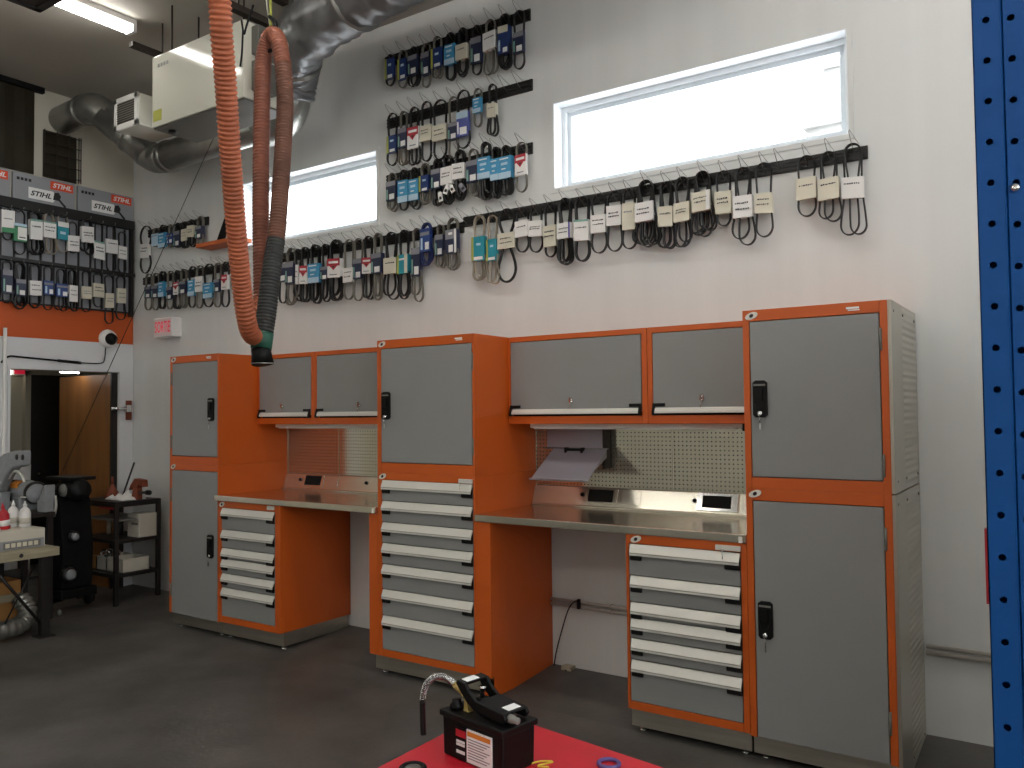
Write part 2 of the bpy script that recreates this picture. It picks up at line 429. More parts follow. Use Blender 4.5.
t = thing('strip_lamp', (XL - 1.0, -1.4, 2.75), 'unseen strip lamp added to light the room beyond the doorway', 'lamp')  # unseen lamp, added to brighten the view through the doorway
MB().box(XL - 1.05, XL - .95, -1.9, -.9, 2.70, 2.75).build('housing', 'white_plastic', t, .003)
MB().tube([(XL - 1.0, -1.85, 2.68), (XL - 1.0, -.95, 2.68)], .018, 8).build('tube', 'tube_lit', t)
t = thing('exit_sign', (NX + .01, -.2, 2.12), 'small exit sign with round emergency lamp in room beyond the doorway', 'sign')
MB().box(NX, NX + .05, -.25, -.05, 2.09, 2.17).build('sign_box', 'white_plastic', t, .004)
MB().box(NX + .05, NX + .053, -.2, -.08, 2.105, 2.155).build('sign_face', 'sign_red', t)
MB().lathe([(.0, 0), (.03, 0), (.045, .04), (.0, .05)], (NX + .04, -.285, 2.12), 'x', 12).build('lamp_head', 'lamp_spot', t)
t = thing('water_cooler', (NX + .3, -.28, FLOOR), 'white upright cabinet standing in the room beyond the doorway', 'cabinet')
MB().box(NX + .12, NX + .45, -.42, -.2, FLOOR, 1.2).build('body', 'white_plastic', t, .02); MB().box(NX + .2, NX + .35, -.36, -.26, 1.2, 1.25).build('spout', 'black', t, .01)

t = thing('latch_box', (XL + .02, -.055, 1.68), 'red latch plate with chrome bolt on right door jamb', 'latch')
MB().box(XL + .02, XL + .045, -.085, -.03, 1.59, 1.78).build('plate', 'rust', t, .006)
MB().tube([(XL + .05, -.055, 1.70), (XL + .05, -.24, 1.70)], .016, 10).build('bolt', 'chrome', t)
MB().box(XL + .03, XL + .07, -.10, -.05, 1.665, 1.735).build('bolt_guide', 'chrome', t, .004)
t = thing('security_camera', (XL + .02, -.27, 2.36), 'white dome camera with black lens ball above the doorway', 'camera')
MB().lathe([(.0, 0), (.085, 0), (.09, .02), (.075, .055), (.0, .06)], (XL + .013, -.27, 2.37), 'x', 20).build('base', 'white_plastic', t)
MB().lathe([(.055, .05), (.058, .07), (.045, .1), (.02, .118), (0, .12)], (XL + .013, -.265, 2.365), 'x', 16).build('lens_ball', 'black', t)
cb = MB().tube(spline([(XL + .03, -1.22, 2.10), (XL + .03, -1.16, 2.155), (XL + .028, -1.05, 2.155), (XL + .028, -.71, 2.137), (XL + .028, -.55, 2.128)], 5), .009, 6)
cb.tube([(XL + .03, -.74, 2.139), (XL + .03, -.53, 2.127)], .014, 6).tube(spline([(XL + .028, -.55, 2.128), (XL + .028, -.34, 2.132), (XL + .028, -.30, 2.18), (XL + .026, -.29, 2.3)], 5), .005, 6)
tag(cb.build('cable', 'black'), 'black cable running along the white lintel to dome camera', 'cable')
tag(MB().tube([(XL + .05, -1.2, FLOOR), (XL + .05, -1.2, 2.4)], .016, 8).build('conduit', 'white_plastic'), 'white vertical conduit left of the doorway', 'conduit')
tag(MB().tube([(-1.21, -.6, 3.84), (-3.13, -.79, 1.115)], .0032, 5).build('cord', 'rubber_black'), 'thin dark cord slanting down across the left corner from ceiling duct', 'cord')

# dark strip-curtain panels above the display
t = thing('curtain_panel', (XL + .03, -1.3, 3.8), 'tall dark translucent panel high on left wall above the grey headers', 'panel')
pts = []
y = -3.0
while y < -.89: pts.append((XL + .012 + .007 * (int(round((y + 3) / .085)) % 2), y)); y += .085
mb = MB()
for a, b in zip(pts[:-1], pts[1:]): mb.prism([(a[0], a[1]), (b[0], b[1]), (b[0] + .006, b[1]), (a[0] + .006, a[1])], 'z', 3.80, CEIL)
mb.build('sheet', 'dark_sheet', t); MB().box(XL, XL + .05, -3.0, -.885, CEIL - .05, CEIL).build('top_rail', 'black_matte', t)
t = thing('cage_panel', (XL + .03, -.72, 3.8), 'short dark panel with wire grid edge beside the tall dark panel', 'panel')
mb = MB().box(XL + .01, XL + .02, -.88, -.58, 3.80, 4.23)
mb.build('sheet', 'dark_sheet', t)
g = MB()
for z in [3.83 + .095 * k for k in range(5)]: g.tube([(XL + .04, -.88, z), (XL + .04, -.55, z)], .005, 5)
for y in (-.88, -.77, -.66, -.57, -.55): g.tube([(XL + .045, y, 3.8), (XL + .045, y, 4.23)], .005, 5)
g.build('wire_grid', 'dark_steel', t)

# ------------------------------------------------------------------ display board on the left wall, with three header cards
t = thing('display_board', (XL, -.65, 2.62), 'grey slotted display board in black frame on left wall', 'display')
MB().box(XL + .005, XL + .02, -1.95, -.035, 2.64, 3.54).build('back_panel', 'board_grey', t)
fr = MB()
for z, dz, dx in ((2.63, .014, .03), (2.99, .03, .085), (3.455, .085, .075)): fr.box(XL + .005, XL + dx, -1.95, -.03, z, z + dz)
fr.box(XL + .005, XL + .06, -.06, -.03, 2.6, 3.455)
fr.build('frame', 'rail_black', t)
for k in range(17): MB().box(XL + .02, XL + .032, -1.92 + k * .113, -1.906 + k * .113, 2.65, 3.45).build('slat', 'dark_frame', t)
for k, (y0, y1) in enumerate(((-1.71, -1.165), (-1.142, -.598), (-.57, -.024))):
    t = thing('header_card', (XL + .03, (y0 + y1) / 2, 3.44), ['grey header card with orange logo, cut by photo left edge, above display board', 'middle grey header card with orange logo and saw picture above display board', 'grey header card with orange logo nearest the room corner'][k], 'sign', 'header cards above the display board')
    MB().box(XL + .005, XL + .035, y0, y1, 3.542, 3.785).build('card', 'sign_grey', t, .003)
    RX = (PI / 2, 0, PI / 2); xf = XL + .0365
    yw = y1 - .13
    MB().box(xf - .003, xf, y1 - .225, y1 - .02, 3.695, 3.77).build('logo_plate', 'stihl_orange', t)
    text('logo_text', 'STIHL', 'print_white', t, (xf + .001, y1 - .122, 3.732), RX, .058, shear=.25, bold=.0015, sx=1.15)
    MB().prism([(y0 + .13, 3.575), (y1 - .2, 3.575), (y1 - .165, 3.622), (y1 - .2, 3.675), (y0 + .13, 3.675)], 'x', xf - .003, xf).build('white_strip', 'print_white', t)
    text('brand_text', 'STIHL', 'print_black', t, (xf + .001, y0 + .235, 3.623), RX, .062, shear=.3, bold=.0015, sx=1.15)
    sw = MB()   # little saw silhouette
    sw.prism([(y1 - .2, 3.6), (y1 - .145, 3.6), (y1 - .13, 3.64), (y1 - .15, 3.675), (y1 - .19, 3.665)], 'x', xf, xf + .001)
    sw.prism([(y1 - .155, 3.605), (y1 - .145, 3.62), (y1 - .082, 3.56), (y1 - .087, 3.546), (y1 - .10, 3.548)], 'x', xf, xf + .001)
    sw.build('saw_picture', 'print_black', t)
    sm = MB()
    for q in range(4): sm.box(xf, xf + .001, y0 + .03 + q * .033, y0 + .053 + q * .033, 3.72, 3.745)
    sm.build('small_print', 'print_black', t)

# ------------------------------------------------------------------ SORTIE exit sign
t = thing('exit_sign', (-2.67, 0, 2.36), 'white box exit sign reading SORTIE in red on back wall', 'sign')
MB().box(-2.815, -2.528, -.10, 0, 2.36, 2.54).build('sign_box', 'white_plastic', t, .006)
MB().box(-2.80, -2.543, -.103, -.10, 2.372, 2.528).build('face', 'sign_face', t)
text('letters', 'SORTIE', 'sign_red', t, (-2.672, -.1045, 2.449), (PI / 2, 0, 0), .15, bold=0., sx=.5)

# ------------------------------------------------------------------ cabinets
ZS, ZT, YD = 1.246, 2.098, -D
def latch(door, x, zc, yf):
    k = MB(); w, h = .034, .088
    k.prism([(x - w, zc - h + .012), (x - w + .012, zc - h), (x + w - .012, zc - h), (x + w, zc - h + .012), (x + w, zc + h - .01), (x + w * .6, zc + h), (x - w * .6, zc + h), (x - w, zc + h - .01)], 'y', yf - .016, yf)
    k.prism([(x - .014, zc - .01), (x + .014, zc - .01), (x + .017, zc + .05), (x - .017, zc + .05)], 'y', yf - .026, yf - .014)
    k.tube([(x + .026 * math.cos(a), yf - .017, zc + .0 + .042 * math.sin(a)) for a in [PI * (1 + j / 8) for j in range(9)]], .004, 6)
    k.build('latch', 'black', door, .003)
    MB().box(x - .028, x + .028, yf - .018, yf - .015, zc + .062, zc + .071).build('latch_strip', 'grey_paint', door)
    MB().lathe([(.0, 0), (.012, 0), (.012, .008), (0, .009)], (x, yf - .024, zc - .07), 'y', 12).build('lock', 'chrome', door)
    MB().box(x - .003, x + .003, yf - .034, yf - .022, zc - .08, zc - .062).tube([(x, yf - .03, zc - .075), (x + .004, yf - .028, zc - .12)], .0022, 5).box(x, x + .008, yf - .03, yf - .027, zc - .145, zc - .115).build('key', 'chrome', door)
def hinges(door, x, zs, yf):
    for z in zs: MB().tube([(x, yf - .004, z - .05), (x, yf - .004, z + .05)], .006, 8).build('hinge', 'grey_paint', door)
def badge(t, x, z, yf):
    def oval(a, c): return [(x + a * math.cos(2 * PI * q / 18), z + c * math.sin(2 * PI * q / 18) + .25 * a * math.cos(2 * PI * q / 18)) for q in range(18)]
    MB().prism(oval(.03, .017), 'y', yf - .0035, yf).build('badge', 'alu', t)
    MB().prism(oval(.010, .009), 'y', yf - .005, yf - .0035).build('badge_mark', 'dark_frame', t)
def name_plate(t, x, z, yf):
    MB().box(x - .028, x + .028, yf - .002, yf, z - .002, z + .007).box(x - .02, x + .03, yf - .002, yf, z - .01, z - .005).build('name_plate', 'print_white', t)
def carcass(t, x0, x1, z0, z1, ox0, ox1, oz0, oz1, yf=YD, open_bottom=False):
    """orange box with a recessed front framed by stiles and rails"""
    f = .035
    mb = MB().box(x0, x1, yf + f, -.004, z0, z1).box(x0, ox0, yf, yf + f + .001, z0, z1).box(ox1, x1, yf, yf + f + .001, z0, z1).box(ox0, ox1, yf, yf + f + .001, oz1, z1)
    if not open_bottom: mb.box(ox0, ox1, yf, yf + f + .001, z0, oz0)
    mb.build('carcass', 'orange', t, .002)
    MB().box(ox0, ox1, yf + f - .006, yf + f - .001, oz0, oz1).build('door_recess', 'void', t)
def plinth(t, x0, x1, z1, yf=YD + .035):
    MB().box(x0 + .004, x1 - .004, yf, -.03, FLOOR + .03, z1).build('plinth', 'plinth', t, .002)
    for x in (x0 + .05, x1 - .05):
        for y in (yf + .045, -.1):
            MB().lathe([(.022, 0), (.022, .008), (.008, .014), (.008, .032), (0, .033)], (x, y, FLOOR), 'z', 10).build('leveling_foot', 'chrome', t)
def door_panel(t, x0, x1, z0, z1, yf=YD):
    g = .004
    return MB().box(x0 + g, x1 - g, yf - .002, yf + .024, z0 + g, z1 - g).build('door', 'door_grey', t, .003)
def grip(parent, x0, x1, zt, yf):
    """full-width aluminium pull with black end caps, hung from the top edge of a drawer"""
    MB().prism([(yf, zt), (yf - .006, zt), (yf - .024, zt - .040), (yf - .024, zt - .057), (yf - .020, zt - .057), (yf - .019, zt - .046), (yf, zt - .012)], 'x', x0 + .014, x1 - .002).build('handle', 'alu', parent, .0012)
    MB().box(x0 + .016, x1 - .004, yf - .0252, yf - .024, zt - .0455, zt - .044).build('handle_groove', 'dark_frame', parent)
    for a, b in ((x0 + .016, x0 + .075), (x1 - .075, x1)):
        MB().prism([(yf - .001, zt - .016), (yf - .018, zt - .048), (yf - .020, zt - .074), (yf - .014, zt - .082), (yf - .001, zt - .082)], 'x', a, b).build('end_cap', 'black', parent, .002)
def drawers(t, x0, x1, tops, zb, yf=YD, lock=False):
    tops = list(tops)
    for i, zt in enumerate(tops):
        z0 = tops[i + 1] if i + 1 < len(tops) else zb
        d = MB().box(x0 + .003, x1 - .003, yf - .001, yf + .024, z0 + .004, zt - .002).build('drawer', 'door_grey', t, .002)
        grip(d, x0, x1, zt, yf - .001)

# left tall pair
LT0, LT1 = -1.658, -1.0425
t = thing('tall_cabinet', (LT0, 0, FLOOR), 'lower tall grey-door cabinet at far left beside the small black cart', 'cabinet')
plinth(t, LT0, LT1, .068)
carcass(t, LT0, LT1, .066, ZS, LT0 + .03, LT1 - .004, .066, 1.196, open_bottom=True)
d = door_panel(t, LT0 + .03, LT1 - .004, .066, 1.196); latch(d, -1.122, .63, YD - .002); hinges(d, LT0 + .026, (.25, 1.0), YD)
badge(t, LT0 + .05, 1.222, YD)
t = thing('stacked_cabinet', (LT0, 0, ZS), 'grey-door orange cabinet stacked on top at far left, under the exit sign', 'cabinet')
carcass(t, LT0, LT1, ZS, ZT, LT0 + .03, LT1 - .008, 1.306, 2.044)
d = door_panel(t, LT0 + .03, LT1 - .008, 1.306, 2.044); latch(d, -1.118, 1.67, YD - .002); hinges(d, LT0 + .026, (1.42, 1.92), YD)
badge(t, LT0 + .05, 2.072, YD); name_plate(t, -1.16, 2.072, YD)

# left drawer unit
DL0, DL1 = -1.0385, -.34
t = thing('drawer_cabinet', (DL0, 0, FLOOR), 'orange six-drawer cabinet under left end of the left worktop', 'drawer cabinet')
plinth(t, DL0, DL1, .077); carcass(t, DL0, DL1, .077, .98, DL0 + .04, DL1 - .055, .122, .932)
drawers(t, DL0 + .042, DL1 - .056, (.93, .767, .63, .55, .442, .337), .122)
MB().box(-.47, -.40, YD - .012, YD, .945, .972).build('lock_plate', 'alu', t, .002); badge(t, DL0 + .045, .955, YD)

# centre tower
CT0, CT1, CF0, CF1 = .6005, 1.3843, .523, 1.492
t = thing('drawer_cabinet', (CT0, 0, FLOOR), 'orange seven-drawer cabinet in the middle, between the two worktops', 'drawer cabinet')
plinth(t, CT0 - .06, CF1, .077); carcass(t, CT0, CT1, .077, ZS, CT0 + .034, CT1 - .014, .121, 1.2)
drawers(t, CT0 + .035, CT1 - .015, (1.198, 1.065, .929, .796, .662, .503, .338), .121)
MB().box(CF0, CT0 - .001, YD, -.004, .077, .98).build('side_panel', 'orange', t, .002)
sp = MB().prism([(YD, .077), (YD, .98), (-.004, .98), (-.004, FLOOR + .01), (YD + .035, FLOOR + .01), (YD + .035, .077)], 'x', CT1 + .001, CF1)
sp.build('side_panel', 'orange', t, .002)
MB().box(1.27, 1.37, YD - .014, YD, 1.203, 1.228).build('lock_plate', 'alu', t, .002)
MB().tube([(1.29, YD - .02, 1.21), (1.285, YD - .02, 1.13)], .003, 5).build('key', 'chrome', t); badge(t, CT0 + .045, 1.222, YD)
t = thing('stacked_cabinet', (CT0, 0, ZS), 'grey-door orange cabinet stacked on the seven-drawer cabinet', 'cabinet')
carcass(t, CT0, CT1, ZS, ZT, CT0 + .033, CT1 - .014, 1.309, 2.043)
d = door_panel(t, CT0 + .033, CT1 - .014, 1.309, 2.043); latch(d, .686, 1.675, YD - .002); hinges(d, CT1 - .010, (1.42, 1.93), YD)
badge(t, CT0 + .045, 2.072, YD); name_plate(t, 1.27, 2.072, YD)

# right drawer unit
DR0, DR1 = 2.368, 3.0125
t = thing('drawer_cabinet', (DR0, 0, FLOOR), 'orange six-drawer cabinet under the right worktop, beside the big cabinet', 'drawer cabinet')
plinth(t, DR0, DR1, .077); carcass(t, DR0, DR1, .077, .98, DR0 + .016, DR1 - .03, .118, .934)
drawers(t, DR0 + .017, DR1 - .031, (.931, .767, .63, .549, .443, .334), .118)
MB().box(2.86, 2.985, YD - .014, YD, .940, .965).build('lock_plate', 'alu', t, .002)
MB().tube([(2.90, YD - .02, .95), (2.897, YD - .02, .87)], .003, 5).build('key', 'chrome', t); badge(t, DR0 + .06, .957, YD)

# right tall pair
RT0, RT1 = 3.0143, 3.6639
t = thing('tall_cabinet', (RT0, 0, FLOOR), 'lower tall grey-door cabinet at far right, next to blue upright', 'cabinet')
plinth(t, RT0, RT1, .07); carcass(t, RT0, RT1, .068, ZS, RT0 + .031, RT1 - .032, .068, 1.19, open_bottom=True)
d = door_panel(t, RT0 + .031, RT1 - .032, .068, 1.19); latch(d, 3.10, .628, YD - .002); hinges(d, RT1 - .029, (.25, 1.05), YD); badge(t, RT0 + .045, 1.222, YD)
def steel_side(z0, z1):
    MB().box(RT1, RT1 + .016, YD + .002, YD + .27, z0, z1).build('corner_trim', 'steel_side', t, .0015)
    MB().box(RT1, RT1 + .014, YD + .27, -.006, z0, z1).build('side_panel', 'ribbed_steel', t)
    sc = MB()
    for y in (YD + .06, YD + .3, -.06):
        for z in (z0 + .05, z1 - .045): sc.lathe([(0, 0), (.008, 0), (.006, .004), (0, .005)], (RT1 + .014, y, z), 'x', 8)
    sc.build('rivets', 'grey_paint', t)
steel_side(FLOOR + .012, ZS - .004)
t = thing('stacked_cabinet', (RT0, 0, ZS), 'grey-door orange cabinet with ribbed steel side stacked on top at far right', 'cabinet')
carcass(t, RT0, RT1, ZS, 2.104, RT0 + .031, RT1 - .032, 1.30, 2.05)
d = door_panel(t, RT0 + .031, RT1 - .032, 1.30, 2.05); latch(d, 3.096, 1.675, YD - .002); hinges(d, RT1 - .029, (1.37, 1.93), YD)
badge(t, RT0 + .045, 2.076, YD); name_plate(t, 3.52, 2.076, YD)
steel_side(ZS + .002, 2.104)

# flip-up wall cabinets
def flip(x0, x1, dx0, dx1, keyx, label):
    yf = -.331
    t = thing('flip_door_cabinet', (x0, 0, 1.551), label, 'wall cabinet', 'flip-door wall cabinets')
    carcass(t, x0 + .0015, x1 - .0015, 1.551, 2.096, dx0 - .004, dx1 + .004, 1.598, 2.064, yf)
    d = MB().box(dx0, dx1, yf - .003, yf + .02, 1.62, 2.06).build('door', 'door_grey', t, .003)
    y = yf - .003
    MB().prism([(y, 1.642), (y - .009, 1.639), (y - .017, 1.620), (y - .017, 1.610), (y, 1.610)], 'x', dx0 + .012, dx1 - .012).build('handle', 'alu', d, .0015)
    for a, b, s_ in ((dx0 - .002, dx0 + .012, 1), (dx1 - .012, dx1 + .002, -1)):
        e = MB().prism([(y, 1.664), (y - .008, 1.664), (y - .023, 1.620), (y - .023, 1.600), (y, 1.598)], 'x', a, b)
        e.box(a if s_ > 0 else a - .06, b + .06 if s_ > 0 else b, y - .012, y, 1.648, 1.666)
        e.build('end_cap', 'black', d, .002)
    MB().lathe([(0, 0), (.013, 0), (.013, .01), (0, .011)], (keyx, y - .012, 1.685), 'y', 12).build('lock', 'chrome', d)
    MB().tube([(keyx, y - .014, 1.68), (keyx - .004, y - .02, 1.64)], .003, 5).lathe([(0, 0), (.011, 0), (0, .003)], (keyx + .002, y - .016, 1.70), 'y', 8).build('key', 'chrome', d)
ULd, URd = -.380, 2.341
flip(LT1, ULd, -1.006, -.42, -.733, 'narrower flip-door wall cabinet above left worktop, directly behind the hose nozzle')
flip(ULd, CT0, -.352, .575, .09, 'wider flip-door wall cabinet above left worktop, beside the middle tower')
flip(CT1, URd, 1.407, 2.302, 1.845, 'wide flip-door wall cabinet above the document holder')
flip(URd, RT0, 2.376, 2.99, 2.665, 'flip-door wall cabinet above right worktop, against the tall right cabinet')
# slim lights under the wall cabinets (off)
for x0, x1, lb in ((-.905, .43, 'slim white light bar under the left wall cabinets'), (1.50, 2.86, 'slim white light bar under the right wall cabinets')):
    t = thing('light_bar', (x0, -.2, 1.551), lb, 'lamp', 'light bars under the wall cabinets')
    MB().box(x0, x1, -.26, -.19, 1.525, 1.55).build('housing', 'white_plastic', t, .003)
    MB().prism([(-.255, 1.525), (-.24, 1.517), (-.21, 1.517), (-.195, 1.525)], 'x', x0 + .02, x1 - .05).build('diffuser', 'white_frame', t)
    MB().box(x1, x1 + .05, -.27, -.18, 1.51, 1.55).build('end_cap', 'black', t, .003)

# pegboards between worktop and wall cabinets
for x0, x1, lb in ((LT1 + .002, -.45, 'pegboard sheet above left worktop beside the left tall cabinets, reflecting orange'), (-.448, CT0 - .002, 'pegboard sheet above left worktop beside the middle tower'),
                   (CT1 + .002, 2.352, 'pegboard sheet behind the document holder'), (2.355, RT0 - .002, 'pegboard sheet above right worktop beside the tall right cabinet')):
    t = thing('pegboard', (x0, 0, 1.15), lb, 'pegboard', 'perforated steel back panels')
    MB().box(x0, x1, -.024, -.006, 1.148, 1.55).build('perforated_sheet', 'pegboard', t, .002)
    MB().box(x0, x0 + .008, -.028, -.02, 1.148, 1.55).build('edge_strip', 'steel', t)

# stainless worktops and backsplash consoles
for x0, x1, ov, lb in ((LT1 - .012, CT0 - .001, .02, 'left stainless worktop between left tall cabinet and middle tower'), (CT1 + .001, RT0 - .001, .02, 'right stainless worktop between middle tower and right tall cabinet')):
    t = thing('worktop', (x0, 0, .981), lb, 'worktop', 'stainless worktops')
    mb = MB().box(LT1 + .002 if x0 < 0 else x0, x1, YD + .0, -.006, .982, 1.023)
    if x0 < 0: mb.box(x0, x1, YD - .025, YD, .982, 1.023)
    else: mb.box(x0, x1, YD - .012, YD, .982, 1.023)
    mb.build('top', 'steel', t, .003)
    MB().box(x1 - .03, x1 - .012, YD - .03, YD - .02, .985, 1.015).build('edge_clip', 'alu', t)
def console(x0, x1, label, items):
    t = thing('power_console', (x0, 0, 1.023), label, 'power console', 'backsplash power consoles')
    A, B = Vector((0, -.072, 1.036)), Vector((0, -.036, 1.145))
    MB().prism([(-.025, 1.0235), (-.085, 1.0235), (-.085, 1.034), (A.y, A.z), (B.y, B.z), (-.025, 1.148)], 'x', x0, x1).build('body', 'steel_console', t, .0015)
    n = Vector((0, -(B - A).z, (B - A).y)).normalized(); L = B - A
    def plate(name, m, xa, xb, s0, s1, h, h0=0.):
        a, b = A + L * s0 + n * h0, A + L * s1 + n * h0
        v = []
        for k in (0, h):
            for x, p in ((xa, a), (xb, a), (xb, b), (xa, b)): v.append((x, p.y + n.y * k, p.z + n.z * k))
        return MB().add(v, [(0, 3, 2, 1), (4, 5, 6, 7), (0, 1, 5, 4), (1, 2, 6, 5), (2, 3, 7, 6), (3, 0, 4, 7)]).build(name, m, t, .0015)
    for it in items:
        if it[0] == 'outlet': plate('outlet_bezel', 'steel_console', it[1] - .03, it[2] + .03, .14, .96, .004); plate('outlet', 'void', it[1], it[2], .24, .9, .003, .0035)
        elif it[0] == 'bright':
            plate('outlet_bezel', 'chrome', it[1] - .035, it[2] + .04, .1, 1.0, .014); plate('outlet', 'void', it[1], it[2], .24, .86, .004, .0125)
        elif it[0] == 'plate': plate('cover_plate', 'steel_console', it[1], it[2], .16, .92, .004); plate('cover_screw', 'grey_paint', it[2] - .02, it[2] - .014, .5, .55, .003, .0035)
        elif it[0] == 'knob':
            p = A + L * .6; MB().lathe([(0, 0), (.013, 0), (.011, -.012), (0, -.014)], (it[1], p.y - .0, p.z), 'y', 10).build('port', 'black', t)
console(LT1 + .003, CT0 - .003, 'stainless power console along back of the left worktop', [('knob', -.85), ('outlet', -.79, -.61), ('plate', -.56, -.42), ('knob', -.12), ('plate', .0, .14)])
console(CT1 + .003, RT0 - .003, 'stainless power console along back of the right worktop', [('knob', 1.754), ('outlet', 1.80, 1.97), ('plate', 2.03, 2.155), ('knob', 2.497), ('bright', 2.55, 2.72), ('plate', 2.79, 2.9)])

# document holder hung on the right pegboard
t = thing('document_holder', (1.8, -.02, 1.2), 'grey document holder with tilted tray on the right pegboard', 'holder')
MB().box(1.50, 1.93, -.06, -.045, 1.385, 1.549).build('back_plate', 'tray_grey', t, .003)
MB().box(1.925, 1.945, -.10, -.03, 1.27, 1.549).build('post', 'dark_frame', t, .003)
bk, ft = (1.585, 2.01), (1.575, 2.06)
tr = MB()
pr = [(-.10, 1.392), (-.37, 1.222), (-.39, 1.217), (-.40, 1.224)]
n_ = len(pr); vs = []
for j, (y, z) in enumerate(pr):
    k = j / (n_ - 1); a = 1.575 + (1.578 - 1.575) * k; b = 1.955 + .045 * k - (.05 if j == n_ - 1 else 0)
    vs += [(a, y, z), (b, y, z), (b, y + .002, z - .006), (a, y + .002, z - .006)]
fs = []
for j in range(n_ - 1):
    for q in range(4): fs.append((j * 4 + q, j * 4 + (q + 1) % 4, j * 4 + 4 + (q + 1) % 4, j * 4 + 4 + q))
fs += [(0, 1, 2, 3), tuple((n_ - 1) * 4 + q for q in (3, 2, 1, 0))]
tr.add(vs, fs).build('tray', 'tray_grey', t)
MB().prism([(-.1, 1.39), (-.36, 1.226), (-.1, 1.34)], 'x', 1.948, 1.954).build('tray_side', 'tray_grey', t)
MB().tube([(1.5, -.1, 1.394), (1.965, -.1, 1.394)], .004, 6).build('rod', 'wire', t)
c_ = MB().box(1.68, 1.80, -.125, -.11, 1.378, 1.395).box(1.675, 1.69, -.14, -.105, 1.365, 1.4).box(1.79, 1.805, -.14, -.105, 1.365, 1.4); c_.build('clip', 'black', t, .002)
